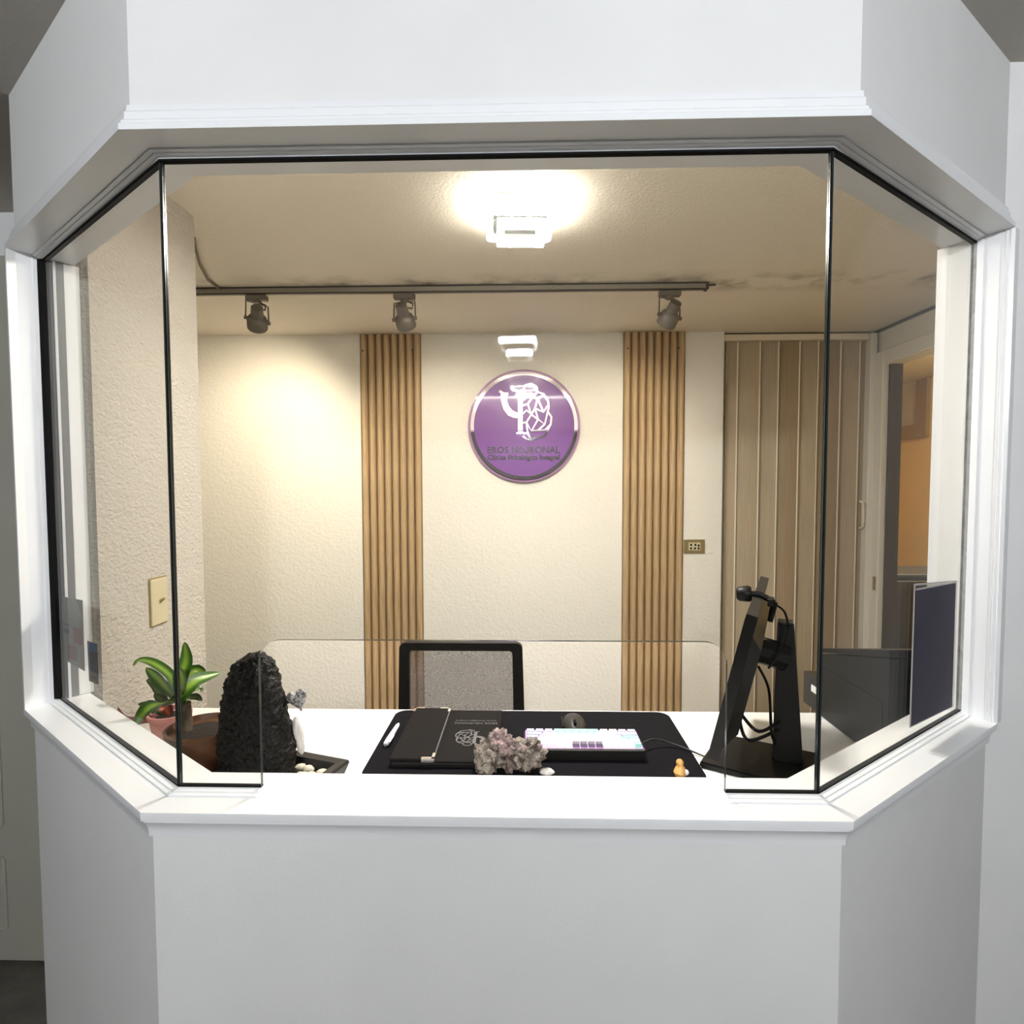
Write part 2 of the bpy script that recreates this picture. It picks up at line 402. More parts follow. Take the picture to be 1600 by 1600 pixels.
def jamb(name, end, u, n, m):
    b = B()
    prof = [(0.004, 0.0), (0.001, 0.006), (0.004, 0.010), (0.001, 0.014), (0.005, 0.018), (0.001, 0.023), (0.001, 0.047), (-0.002, 0.049),
            (-0.002, T_GL - 0.004), (-0.002, 0.074), (0.006, 0.075), (0.006, 0.135), (0.075, 0.135), (0.075, 0.0)]
    b.prism([tuple(end + u * s + n * t) for s, t in prof], ZS, ZH)
    return struct(name, b, m, smooth=0)
uL = (OUT[0] - OUT[1]).normalized(); nL = Vector((-(OUT[1] - OUT[0]).y, (OUT[1] - OUT[0]).x)).normalized()
uR = (OUT[3] - OUT[2]).normalized(); nR = Vector((-uR.y, uR.x))
jb = B(); jb.prism([tuple(OUT[0] + uL * s_ + nL * t_) for s_, t_ in ((-0.010, 0.0), (-0.002, 0.018), (-0.002, 0.045), (-0.005, 0.047), (-0.005, 0.074),
    (0.004, 0.075), (0.004, 0.135), (0.03, 0.135), (0.03, 0.03), (0.0, 0.0))], ZS, ZH)
struct('trim_6', jb, M['trim'], smooth=0)
jamb('trim_7', OUT[3] - uR * 0.002, uR, nR, M['trim'])

# ---- glass
ZG0, ZG1 = ZS + 0.008, ZH - 0.008
win = bpy.data.objects.new('window_1', None); COL.objects.link(win); win['kind'] = 'structure'
win['label'] = 'three-sided glazed bay of the reception window'
def pane(p0, p1, outline, th=0.008):
    """flat sheet standing on the line p0-p1; outline in (distance along, z)"""
    d = (p1 - p0).normalized(); nn = Vector((-d.y, d.x)); b = B(); bm = b.bm
    A = [bm.verts.new((*(p0 + d * s - nn * th / 2), z)) for s, z in outline]
    C_ = [bm.verts.new((*(p0 + d * s + nn * th / 2), z)) for s, z in outline]
    n = len(outline); bm.faces.new(A); bm.faces.new(C_[::-1])
    for i in range(n):
        f = bm.faces.new((A[i], C_[i], C_[(i + 1) % n], A[(i + 1) % n])); f.material_index = 1
    o = obj('glass_pane', b, [M['glass'], M['glassedge']], win, smooth=0); return o
W0 = (GLI[2] - GLI[1]).length; a0 = xcl - GLI[1].x; a1 = xcr - GLI[1].x
zct = aty(780, 1001, GLI[1].y).z; rc = 0.036
ol = [(0.002, ZG0), (a0, ZG0)]
ol += [(a0 + rc - rc * cos(k * pi / 16), zct - rc + rc * sin(k * pi / 16)) for k in range(9)]
ol += [(a1 - rc + rc * sin(k * pi / 16), zct - rc + rc * cos(k * pi / 16)) for k in range(9)]
ol += [(a1, ZG0), (W0 - 0.002, ZG0), (W0 - 0.002, ZG1), (0.002, ZG1)]
pane(GLI[1], GLI[2], ol)
lenL = (GLI[1] - GLI[0]).length; lenR = (GLI[3] - GLI[2]).length
pane(GLI[0], GLI[1], [(0.006, ZG0), (lenL - 0.002, ZG0), (lenL - 0.002, ZG1), (0.006, ZG1)])
pane(GLI[2], GLI[3], [(0.002, ZG0), (lenR, ZG0), (lenR, ZG1), (0.002, ZG1)])
# silicone joints and seals
def strip(path, prof, nm='seal'):
    b = B(); sweep(b, path, prof); return obj(nm, b, M['black'], win, smooth=0)
strip([OUT[0], OUT[1], cl], [(0.0615, ZS + 0.0075), (0.0615, ZS + 0.0100), (0.0705, ZS + 0.0100), (0.0705, ZS + 0.0075)])
strip([crp, OUT[2], OUT[3]], [(0.0615, ZS + 0.0075), (0.0615, ZS + 0.0100), (0.0705, ZS + 0.0100), (0.0705, ZS + 0.0075)])
strip(OUT, [(0.061, ZH - 0.0075), (0.061, ZH - 0.0115), (0.071, ZH - 0.0115), (0.071, ZH - 0.0075)])
for i in (1, 2):
    b = B(); b.lathe([(0.0024, ZG0), (0.0024, ZG1)], 8, (GLI[i].x, GLI[i].y, 0)); obj('corner_joint', b, M['black'], win)
p = GLI[0]
b = B(); b.prism([tuple(p - uL * s + nL * t) for s, t in ((0.0051, -0.012), (0.016, -0.006), (0.016, 0.007), (0.0051, 0.007))], ZG0, ZG1)
obj('seal', b, M['black'], win, smooth=0)
b = B(); b.prism([tuple(OUT[0] - uL * s_ + nL * t_) for s_, t_ in ((-0.0035, 0.0755), (0.0, 0.0755), (0.0, 0.104), (-0.0035, 0.104))], ZS + 0.001, ZH - 0.001)
obj('reveal_dark_strip', b, M['revealgrey'], win, smooth=0)  # dark grey strip along the inner reveal of the left jamb
b = B(); b.prism([tuple(OUT[0] - uL * s_ + nL * t_) for s_, t_ in ((0.0001, 0.083), (0.003, 0.083), (0.003, 0.088), (0.0001, 0.088))], ZS + 0.001, ZH - 0.001)
obj('reveal_pale_strip', b, M['trim'], win, smooth=0)
b = B(); b.prism([tuple(GLI[3] - uR * s + nR * t) for s, t in ((-0.003, -0.005), (0.004, -0.005), (0.004, 0.005), (-0.003, 0.005))], ZG0, ZG1)
obj('seal', b, M['black'], win, smooth=0)

# ------------------------------------------------------------------ room shells
XL = -1.04
struct('floor', B().box2((-2.6, -2.8, -0.1), (3.4, 5.2, 0.0)), M['floor'])
struct('ceiling', B().box2((-2.6, -2.8, ZC), (3.4, 5.2, ZC + 0.1)), M['hallceil'])
IN = offset(OUT, 0.06)
ci = B(); ci.prism([(-2.42, 3.34), (-2.42, 1.80), (XL - 0.04, 1.80), (XL - 0.04, 1.31), tuple(IN[0]), tuple(IN[1]), tuple(IN[2]), tuple(IN[3]),
                    (1.2, 1.34), (1.98, 1.34), (1.98, 3.34)], ZC - 0.006, ZC + 0.0)
struct('ceiling_booth', ci, M['inceil'])
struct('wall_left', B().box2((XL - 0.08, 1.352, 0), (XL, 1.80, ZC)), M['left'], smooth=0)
struct('wall_hall_back', B().box2((-2.5, 1.767, 0), (XL - 0.08, 1.80, ZC)), M['hall'], smooth=0)
struct('wall_booth_left', B().box2((-2.5, 1.80, 0), (-2.42, 3.3, ZC)), M['back'], smooth=0)
struct('wall_back', B().box2((-2.5, 3.2, 0), (1.085, 3.4, ZC)), M['back'], smooth=0)
struct('wall_recess', B().box2((1.085, 3.34, 0), (2.0, 3.4, ZC)), M['inwhite'], smooth=0)
# right wall of the booth with the doorway
YD0, YD1, ZD = 2.25, 3.13, 2.195
rw = B(); rw.box2((1.93, 1.30, 0), (2.0, YD0, ZC)); rw.box2((1.93, YD1, 0), (2.0, 3.34, ZC)); rw.box2((1.93, YD0, ZD), (2.0, YD1, ZC))
struct('wall_right', rw, M['inwhite'], smooth=0)
# hall wall to the right of the bay
hw = B(); e1 = OUT[3] + nR * T_WALL; e2 = OUT[3] + nR * 0.115
hw.box2((1.0, e1.y, 0), (2.6, 1.31, ZC))
wd_ = B(); wd_.prism([tuple(e1), (1.0, e1.y), (1.0, 1.31), tuple(e2)], 0, ZC); struct('wall_corner_right', wd_, M['hall'], smooth=0)
struct('wall_hall_right', hw, M['hall'], smooth=0)
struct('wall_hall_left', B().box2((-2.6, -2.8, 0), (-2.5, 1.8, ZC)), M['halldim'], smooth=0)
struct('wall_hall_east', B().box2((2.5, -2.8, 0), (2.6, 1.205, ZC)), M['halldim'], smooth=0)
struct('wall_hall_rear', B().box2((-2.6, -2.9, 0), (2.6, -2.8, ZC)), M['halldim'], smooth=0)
# adjoining room behind the doorway
struct('wall_next_side', B().box2((3.2, 1.31, 0), (3.3, 5.2, ZC)), M['yellow'], smooth=0)
struct('wall_next_back', B().box2((2.0, 5.1, 0), (3.3, 5.2, ZC)), M['yellow'], smooth=0)
struct('wall_next_near', B().box2((1.95, 3.4, 0), (2.0, 5.1, ZC)), M['yellow'], smooth=0)
# dark line where the right wall meets the ceiling
b = B(); b.box2((1.915, 1.31, ZC - 0.018), (1.931, 3.335, ZC - 0.005)); struct('trim_8', b, M['darkframe'], smooth=0)
# door casing
door = bpy.data.objects.new('door_1', None); COL.objects.link(door); door['kind'] = 'structure'
door['label'] = 'white-cased doorway leading to an ochre room'
obj('casing', B().box2((1.905, YD1, 0), (1.931, YD1 + 0.075, ZD + 0.075), 0.004), M['inwhite'], door)
obj('casing', B().box2((1.905, YD0 - 0.075, 0), (1.931, YD0, ZD + 0.075), 0.004), M['inwhite'], door)
obj('casing', B().box2((1.905, YD0, ZD), (1.931, YD1, ZD + 0.075), 0.004), M['inwhite'], door)
obj('door_jamb', B().box2((1.935, YD1 - 0.016, 0), (2.0, YD1 - 0.0005, ZD - 0.001)), M['darkframe'], door)
obj('latch_plate', B().box2((1.899, YD1 + 0.012, EYE - 0.575), (1.906, YD1 + 0.034, EYE - 0.50), 0.002), M['brass'], door)

# hall door on the far left wall
hd = bpy.data.objects.new('door_2', None); COL.objects.link(hd); hd['kind'] = 'structure'
hd['label'] = 'grey-green panelled hall door at the left edge'
ztop = aty(20, 403, 1.767).z
obj('door_leaf', B().box2((-2.35, 1.745, 0.01), (-1.56, 1.766, ztop), 0.003), M['halldoor'], hd)
for z0, z1 in ((0.12, 0.36), (0.46, 1.15), (1.27, ztop - 0.12)):
    b = B(); b.box2((-2.22, 1.738, z0), (-1.68, 1.7455, z1), 0.006); obj('door_panel', b, M['halldoor'], hd)
obj('door_frame', B().box2((-1.56, 1.74, 0), (-1.545, 1.766, ztop + 0.015)), M['halldoor'], hd)

# ------------------------------------------------------------------ lamps
def ring_lamp(name, label, loc, mon, group, hh=0.0):
    t = thing(name, label, 'ceiling light', loc, rad(3), group)
    def sq(b, h, wdt, z0, z1, rc=0.02):
        def rr(h_, r_):
            pts = []
            for q, (sx, sy) in enumerate(((1, 1), (-1, 1), (-1, -1), (1, -1))):
                for k in range(5):
                    a = q * pi / 2 + k * pi / 8; pts.append((sx * (h_ - r_) + r_ * cos(a), sy * (h_ - r_) + r_ * sin(a)))
            return pts
        o_, i_ = rr(h, rc), rr(h - wdt, max(rc - wdt, 0.004))
        loop = [[(x, y, z) for (x, y), z in ((o_[k], z0), (o_[k], z1), (i_[k], z1), (i_[k], z0))] for k in range(len(o_))]
        b.rings(loop + [loop[0]], caps=False); return b
    def frame(b, upper=False):
        bmesh.ops.recalc_face_normals(b.bm, faces=b.bm.faces[:])
        o = obj('light_frame', b, [mon, M['lampbody'], M[('lampside0' if upper else 'lampside') if mon == M['lampon'] else 'hlampside'], M['lamptop']], t)
        cy_ = sum(v.co.y for v in o.data.vertices) / len(o.data.vertices)
        for f in o.data.polygons:      # lit below and on the outer edge; metal above and inside
            c_ = f.center
            if f.normal.z > 0.5 or (abs(f.normal.z) < 0.5 and f.normal.x * c_.x + f.normal.y * (c_.y - cy_) < 0): f.material_index = 1
            elif abs(f.normal.z) < 0.5: f.material_index = 2
            if f.normal.z > 0.5 and upper and mon == M['lampon']: f.material_index = 3
    bo = B(); bo.box((0, 0.0, -0.026), (0.158, 0.158, 0.052), None, 0.004); obj('canopy', bo, M['canopy'], t)
    b = B(); sq(b, 0.100, 0.018, -0.068 - hh, -0.045); frame(b, True)
    b = B(); sq(b, 0.070, 0.020, -0.118 - hh, -0.094, 0.006); b.bm.transform(Matrix.Translation((0.002, -0.055, 0))); frame(b)
    for sx in (-1, 1):
        b = B()
        b.box((sx * 0.052, -0.03, -0.076), (0.012, 0.012, 0.048))
        b.box((sx * 0.070, -0.03, -0.056), (0.03, 0.012, 0.006))
        obj('bracket', b, M['canopy'], t)
    return t
ring_lamp('ceiling_light', 'lit square double-frame lamp on the booth ceiling', (-0.02, 1.757, ZC - 0.006), M['lampon'], None)
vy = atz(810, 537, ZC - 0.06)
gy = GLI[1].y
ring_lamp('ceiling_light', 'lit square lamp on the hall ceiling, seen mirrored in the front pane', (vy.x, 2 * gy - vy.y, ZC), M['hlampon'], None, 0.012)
b = B(); b.tube([(-0.50, 1.01, 2.368), (0.40, 1.01, 2.368)], 0.008, 10)
tl = thing('tube_light', 'light tube above the window inside the booth, mirrored in the round sign', 'tube light', (0, 0, 0))
obj('tube', b, M['tubeon'], tl)
b = B(); b.box2((-0.52, 0.995, 2.377), (0.42, 1.025, ZC - 0.0065)); obj('housing', b, M['lampbody'], tl)
nl = thing('ceiling_light', 'unseen warm round lamp added to light the adjoining room', 'ceiling light', (2.65, 3.2, ZC))  # out of view, added so the ochre room is lit
b = B(); b.lathe([(0.12, 0.0), (0.13, -0.03), (0.09, -0.06), (0.0, -0.07)], 20); obj('diffuser', b, M['nextfill'], nl)
b = B(); b.lathe([(0.14, 0.0), (0.14, -0.02), (0.131, -0.02), (0.131, 0.0)], 20); obj('rim', b, M['lampbody'], nl)

# track with spots
YT = 2.445
tr = thing('track_rail', 'long grey lighting track on the booth ceiling', 'light track', (0, 0, 0))
b = B(); b.box2((-1.75, YT - 0.017, 2.368), (0.745, YT + 0.017, ZC - 0.006), 0.002); obj('rail', b, M['track'], tr)
b = B(); b.box2((-1.75, YT - 0.0185, 2.364), (0.745, YT - 0.008, 2.369)); b.box2((-1.75, YT - 0.0205, 2.388), (0.752, YT - 0.0165, ZC - 0.0062)); obj('rail_lip', b, M['trackdark'], tr)
b = B(); b.box2((0.745, YT - 0.019, 2.366), (0.757, YT + 0.019, ZC - 0.006)); b.tube([(0.757, YT, 2.385), (0.79, YT, 2.388)], 0.004); obj('end_cap', b, M['trackdark'], tr)
def spot(x, label, aim, power, lit):
    t = thing('track_spot', label, 'spotlight', (x, YT, 2.364), 0, 'spots on the ceiling track')
    b = B(); b.box((0, 0, -0.012), (0.09, 0.03, 0.024), None, 0.003); b.lathe([(0.02, -0.024), (0.016, -0.034)], 12); obj('adapter', b, M['steel'], t)
    d = (Vector(aim) - Vector((x, YT, 2.27))).normalized()
    piv = Vector((0, 0, -0.105)); side = Vector((1, 0, 0)); side = (side - d * side.dot(d)).normalized()
    b = B(); b.tube([(0, 0, -0.032), tuple(Vector((0, 0, -0.036)) + side * 0.045), tuple(piv + side * 0.047)], 0.0035, 6)
    b.tube([(0, 0, -0.032), tuple(Vector((0, 0, -0.036)) - side * 0.045), tuple(piv - side * 0.047)], 0.0035, 6)
    b.tube([tuple(piv - side * 0.053), tuple(piv - side * 0.038)], 0.008, 8); b.tube([tuple(piv + side * 0.038), tuple(piv + side * 0.053)], 0.008, 8)
    obj('yoke', b, M['steel'], t)
    q = d.to_track_quat('Z', 'Y').to_matrix().to_4x4()
    b = B(); b.lathe([(0.024, -0.065), (0.026, -0.02), (0.037, -0.012), (0.042, 0.0), (0.042, 0.036), (0.037, 0.036), (0.030, 0.012), (0.0, 0.010)], 20)
    b.bm.transform(Matrix.Translation(piv) @ q); obj('lamp_head', b, M['steel'], t)
    b = B(); b.lathe([(0.0, 0.0125), (0.028, 0.0128), (0.03, 0.018), (0.0, 0.024)], 16)
    b.bm.transform(Matrix.Translation(piv) @ q); obj('bulb', b, M['bulb'] if lit else M['whitepl'], t)
    b = B(); b.tube([(0.01, 0.0, -0.03), (0.035, 0.006, -0.04), (0.03, 0.008, -0.06), tuple(piv - d * 0.06)], 0.0035, 6); obj('cord', b, M['trackdark'], t)
    if lit:
        ld = bpy.data.lights.new('spot_beam', 'SPOT'); ld.energy = power; ld.color = WARM; ld.spot_size = rad(105); ld.spot_blend = 0.9
        ld.shadow_soft_size = 0.025
        lo_ = bpy.data.objects.new('spot_beam', ld); COL.objects.link(lo_); lo_.parent = t
        lo_.matrix_local = Matrix.Translation(piv + d * 0.04) @ (-d).to_track_quat('Z', 'Y').to_matrix().to_4x4()
    return t
spot(-1.15, 'track spot hanging at the left end of the ceiling track', (-1.5, 3.2, 1.65), SPOT_W * 3.0, True)
spot(-0.517, 'middle track spot pointing down above the left wooden panel', (-0.42, 3.2, 1.55), SPOT_W, True)
spot(0.600, 'track spot tilted towards the back wall at the right end of the track', (0.35, 3.2, 1.55), SPOT_W, True)
cbl = B(); cbl.tube([tuple(atz(px, py, ZC - 0.012)) for px, py in ((303, 372), (305, 385), (312, 412), (325, 437), (340, 449), (352, 455))], 0.006, 6)
tag(obj('ceiling_cable', cbl, M['cable']), 'thin cable curving over the ceiling to the lighting track', 'cable')

# ------------------------------------------------------------------ back wall
def fluted(px0, px1, label):
    x0 = aty(px0, 760, 3.2).x; x1 = aty(px1, 760, 3.2).x; n = 8; pt = (x1 - x0) / n
    t = thing('fluted_panel', label, 'wall panel', (x0, 3.2, 0), 0, 'fluted wooden panels on the back wall')
    b = B(); b.box2((0, -0.006, 0.0), (x1 - x0, -0.0005, ZC - 0.008)); obj('backing', b, M['wood'], t)
    b = B()
    pr = [(0.0, -0.006), (pt * 0.10, -0.006), (pt * 0.16, -0.014), (pt * 0.30, -0.022), (pt * 0.5, -0.024), (pt * 0.70, -0.022), (pt * 0.84, -0.014), (pt * 0.90, -0.006), (pt, -0.006), (pt, -0.003), (0, -0.003)]
    b.prism(pr, 0.0, ZC - 0.008)
    first = obj('slat', b, M['wood'], t, smooth=50)
    for k in range(1, n):
        c = first.copy(); COL.objects.link(c); c.location = (pt * k, 0, 0)
    for sx in (0.5, n - 1.0):
        s = B(); s.lathe([(0.0, 0), (0.005, 0.0), (0.005, 0.002), (0.0, 0.003)], 8); s.bm.transform(Matrix.Translation((pt * sx, -0.0245, ZC - 0.10)) @ Matrix.Rotation(pi / 2, 4, 'X'))
        obj('screw', s, M['darkframe'], t)
    return t
fluted(566, 660, 'fluted wooden panel left of the round purple sign')
fluted(972.5, 1068, 'fluted wooden panel right of the round purple sign')

# round sign
sc = (aty(733, 667, 3.2) + aty(905, 667, 3.2)) / 2
SG = thing('wall_sign', 'round purple acrylic sign with mirrored emblem and clinic lettering', 'sign', (sc.x, 3.2, EYE + 0.331))
def disc(r0, r1, y0, y1, seg=64):
    b = B(); c = [(cos(2 * pi * k / seg), sin(2 * pi * k / seg)) for k in range(seg)]
    if r0 <= 0:
        b.prism([(r1 * x, r1 * z) for x, z in c], y0, y1, 'y')
    else:
        loop = [[(r1 * x, y0, r1 * z), (r1 * x, y1, r1 * z), (r0 * x, y1, r0 * z), (r0 * x, y0, r0 * z)] for x, z in c]
        b.rings(loop + [loop[0]], caps=False)
    return b
obj('backing_disc', disc(0, 0.311, -0.022, -0.012, 72), M['mauve'], SG)
obj('face_disc', disc(0, 0.297, -0.030, -0.0222, 72), M['purple'], SG)
obj('standoff', disc(0, 0.12, -0.0125, -0.0005, 24), M['lampbody'], SG)
obj('ring', disc(0.277, 0.296, -0.0335, -0.0302, 96), M['mirror'], SG)
K = 0.000674
def E_(p): return ((p[0] - 630) * K, -(p[1] - 997) * K)
STROKES = [([(600, 722), (600, 1058)], 40), ([(558, 1064), (580, 1052), (622, 1052), (642, 1062)], 12), ([(560, 712), (600, 726), (642, 716)], 16),
           ([(430, 712), (462, 735), (502, 738)], 22), ([(466, 735), (468, 800), (486, 850), (516, 890), (552, 908), (592, 914)], [50, 46, 52, 56, 52, 44]),
           ([(622, 700), (645, 668), (690, 658), (728, 680), (742, 722), (790, 740), (826, 796), (832, 850), (824, 882), (854, 925), (848, 985), (820, 1040), (800, 1078), (755, 1092), (722, 1095), (688, 1116), (648, 1104), (622, 1082)], 16)]
for l in ([(620, 832), (660, 820), (702, 760), (740, 722)], [(660, 820), (690, 905), (745, 945)], [(618, 900), (652, 870), (690, 905), (650, 968), (618, 972)],
          [(720, 856), (745, 945), (800, 985), (824, 882)], [(720, 856), (790, 885), (820, 838)], [(790, 885), (742, 780), (702, 760)], [(742, 780), (790, 745)],
          [(690, 905), (720, 856), (742, 780)], [(650, 968), (690, 1040), (745, 945)], [(690, 1040), (800, 1032), (848, 985)], [(800, 985), (745, 1034)], [(650, 968), (660, 1060), (690, 1110)], [(640, 740), (700, 740)], [(618, 790), (660, 760), (702, 760)]):
    STROKES.append((l, 15))
def emblem(b, k, y0, y1):
    for i, (pts, wd) in enumerate(STROKES):
        wk = [x * K * k for x in wd] if isinstance(wd, list) else wd * K * k
        b.ribbon([tuple(c * k for c in E_(p)) for p in pts], wk, y0, y1 - 0.00002 * i * k)
    return b
obj('emblem', emblem(B(), 1.0, -0.0302, -0.0335), M['mirror'], SG, smooth=0)
text_mesh('lettering', 'EROS NEURONAL', 0.0505, 0.0016, M['mirror'], SG, (-0.004, -0.0318, -0.134), (pi / 2, 0, 0), 0.0006)
text_mesh('lettering', 'Clínica Psicológica Integral', 0.0375, 0.0016, M['mirror'], SG, (-0.002, -0.0318, -0.174), (pi / 2, 0, 0), 0.0012)

# outlet
t = thing('power_outlet', 'small brass power outlet beside the right fluted panel', 'outlet', (0.935, 3.2, EYE - 0.34))
obj('plate', B().box((0, -0.004, 0), (0.116, 0.007, 0.078), None, 0.002), M['brass'], t)
obj('socket_block', B().box((0, -0.0085, 0), (0.066, 0.004, 0.044), None, 0.001), M['ivory'], t)
for k, (dx, dz) in enumerate(((-0.02, 0.01), (-0.02, -0.01), (0.004, 0.010), (0.002, -0.010), (0.022, 0.006), (0.022, -0.010))):
    obj('slot', B().box((dx, -0.0107, dz), (0.009, 0.001, 0.012)), M['black'], t)

# blinds
xs = [aty(px, 600, 3.24).x for px in (1137, 1150, 1185, 1214, 1247, 1276, 1311, 1341)] + [aty(1362, 600, 3.24).x]
t = thing('vertical_blind', 'tan vertical blind hanging in the recess beside the doorway', 'blind', (1.09, 3.26, 0))
obj('head_rail', B().box2((0.005, -0.035, 2.352), (0.80, 0.025, 2.385), 0.003), M['blindpale'], t)
obj('rail_cover', B().box2((0.0, -0.02, 2.386), (0.80, 0.02, ZC - 0.007)), M['darkframe'], t)
for i in range(len(xs) - 1):
    x0, x1 = xs[i] - 1.09, xs[i + 1] - 1.09 + 0.012; b = B()
    nseg = 6; f_, bk = [], []
    for k in range(nseg + 1):
        u = k / nseg; y = 0.012 - 0.024 * u + 0.010 * (4 * u * (1 - u)) * (-1 if i % 2 else 0.6)
        f_.append((x0 + (x1 - x0) * u, y)); bk.append((x0 + (x1 - x0) * u, y + 0.0012))
    b.prism(f_ + bk[::-1], 0.02, 2.350)
    o = obj('slat', b, M['blind2'] if i in (3, 5, 7) else M['blind'], t, smooth=60)
    b = B(); b.box2((x1 - 0.006, -0.0145, 0.02), (x1 + 0.001, -0.0125, 2.350)); obj('slat_lit_edge', b, M['blindpale'], o)  # pale strip paints in the lamplight caught along the slat edge
obj('side_post', B().box2((0.79, -0.06, 0.0), (0.825, 0.03, 2.38), 0.003), M['inwhite'], t)
b = B(); b.tube([(0.772, -0.025, 1.46), (0.772, -0.052, 1.45), (0.772, -0.060, 1.41), (0.772, -0.060, 1.36), (0.772, -0.052, 1.32), (0.772, -0.025, 1.31)], 0.006, 8)
obj('handle', b, M['blindpale'], t)

# switch on the left wall
t = thing('light_switch', 'ivory light switch plate on the rough left wall', 'switch', (XL, 1.569, EYE - 0.322))
obj('plate', B().box((0.004, 0, 0), (0.007, 0.070, 0.128), None, 0.002), M['ivory'], t)
obj('surround', B().box((0.0008, 0, 0), (0.0014, 0.078, 0.136)), M['brass'], t)
b = B(); b.tube([(0.007, 0.0, 0.0), (0.020, 0.0, 0.008)], [0.005, 0.003], 8); obj('toggle', b, M['brass'], t)

# adjoining room furniture
pp = atx(1453, 683, 3.2); t = thing('picture_frame', 'gilt-framed picture on the ochre wall beyond the doorway', 'picture', (3.2, 0, 0))
ya = atx(1453, 650, 3.2).y; yi = atx(1435, 650, 3.2).y; zb = atx(1453, 682, 3.2).z; zi = atx(1435, 663, 3.2).z; zt_ = atx(1425, 583, 3.2).z
fw = yi - ya
b = B()
b.box2((-0.03, ya, zb), (-0.001, yi, zt_ + 0.25)); b.box2((-0.03, ya + 1.0, zb), (-0.001, ya + 1.0 + fw, zt_ + 0.25))
b.box2((-0.03, yi, zb), (-0.001, ya + 1.0, zi)); b.box2((-0.03, yi, zt_), (-0.001, ya + 1.0, zt_ + 0.25)); obj('frame', b, M['gold'], t)
obj('canvas', B().box2((-0.012, yi, zi), (-0.001, ya + 1.0, zt_)), M['canvas'], t)
zc_ = aty(1430, 897, 3.5).z
t = thing('low_cabinet', 'dark low cabinet standing in the ochre room', 'cabinet', (2.65, 3.68, 0))
obj('body', B().box2((-0.55, -0.18, 0.05), (0.54, 0.18, zc_ - 0.02)), M['darkcab'], t)
obj('top', B().box2((-0.56, -0.19, zc_ - 0.02), (0.545, 0.18, zc_), 0.004), M['darkcab'], t)
for k in (-1, 1):
    d_ = obj('cabinet_door', B().box2((-0.27 + k * 0.27 - 0.005, -0.196, 0.07), (k * 0.27 + 0.26, -0.1805, zc_ - 0.04), 0.003), M['darkcab'], t)
    obj('knob', B().box((k * -0.03, -0.20, zc_ * 0.6), (0.015, 0.02, 0.015), None, 0.003), M['brass'], d_)
obj('plinth', B().box2((-0.53, -0.16, 0.0), (0.52, 0.16, 0.05)), M['black'], t)

# ------------------------------------------------------------------ desk
ZT = EYE - 0.67
DI = offset(OUT, 0.135)
t = thing('reception_desk', 'white reception desk behind the window', 'desk', (0, 0, 0))
poly = [(XL + 0.003, 1.675), (XL + 0.003, 1.345), (DI[0].x + 0.06, DI[0].y), tuple(DI[1]), tuple(DI[2]), (DI[3].x - 0.03, DI[3].y - 0.02), (1.02, 1.345), (1.70, 1.345), (1.70, 1.675)]
b = B(); b.prism(poly, ZT - 0.03, ZT); obj('worktop', b, M['desk'], t, smooth=0)
for x in (-1.02, -0.48, 0.45, 1.66):
    obj('side_panel', B().box2((x, 1.36, 0.0), (x + 0.025, 1.64, ZT - 0.0305)), M['desk'], t)
obj('modesty_panel', B().box2((-0.995, 1.36, 0.25), (1.66, 1.378, ZT - 0.031)), M['desk'], t)

# desk mat
q = [atz(565, 1210, ZT), atz(1110, 1210, ZT), atz(1030, 1112, ZT), atz(628, 1110, ZT)]
mx0, mx1, my0, my1 = -0.385, 0.412, 1.262, 1.662
b = B(); r_ = 0.035; pts = []
for qd, (sx, sy) in enumerate(((mx1 - r_, my1 - r_), (mx0 + r_, my1 - r_), (mx0 + r_, my0 + r_), (mx1 - r_, my0 + r_))):
    for k in range(6):
        a = qd * pi / 2 + k * pi / 10; pts.append((sx + r_ * cos(a), sy + r_ * sin(a)))
b.prism(pts, ZT + 0.0003, ZT + 0.004); tag(obj('desk_mat', b, M['blacktop']), 'large black desk mat with rounded corners on the white desk', 'desk mat')
ZM = ZT + 0.0043

# folder (two black panels with metal corners and a foil emblem)
t = thing('document_folder', 'closed black leather folder with silver corners on the desk mat', 'folder', (-0.198, 1.468, ZM))
fx0, fx1, fy0, fy1 = -0.127, 0.127, -0.155, 0.155
obj('back_cover', B().box2((fx0, fy0, 0.0), (fx1, fy1, 0.006), 0.002), M['leather'], t)
obj('pages', B().box2((fx0 + 0.006, fy0 + 0.004, 0.0062), (fx1 - 0.006, fy1 - 0.004, 0.0115)), M['plastic2'], t)
obj('front_cover', B().box2((-0.026, fy0, 0.012), (fx1, fy1, 0.017), 0.0018), M['leather'], t)
obj('flap', B().box2((fx0, fy0, 0.0125), (-0.022, fy1, 0.0225), 0.002), M['leather'], t)
b = B(); b.box2((-0.024, fy0 + 0.002, 0.0175), (-0.0215, fy1 - 0.002, 0.0232)); obj('edge_piping', b, M['grayprint'], t)
for (cx, cy, sx, sy) in ((-0.022, fy0, -1, 1), (-0.022, fy1, -1, -1), (fx0, fy1, 1, -1)):
    b = B(); b.box2((cx + sx * 0.030, cy + sy * 0.007, 0.0226), (cx - sx * 0.001, cy - sy * 0.001, 0.0240)); b.box2((cx + sx * 0.006, cy + sy * 0.028, 0.0226), (cx - sx * 0.001, cy - sy * 0.001, 0.0240))
    b.box2((cx + sx * 0.030, cy - sy * 0.0012, 0.014), (cx - sx * 0.001, cy - sy * 0.0002, 0.0240)); obj('corner_cap', b, M['silver'], t)
b = emblem(B(), 0.30, -0.0, -0.0006)
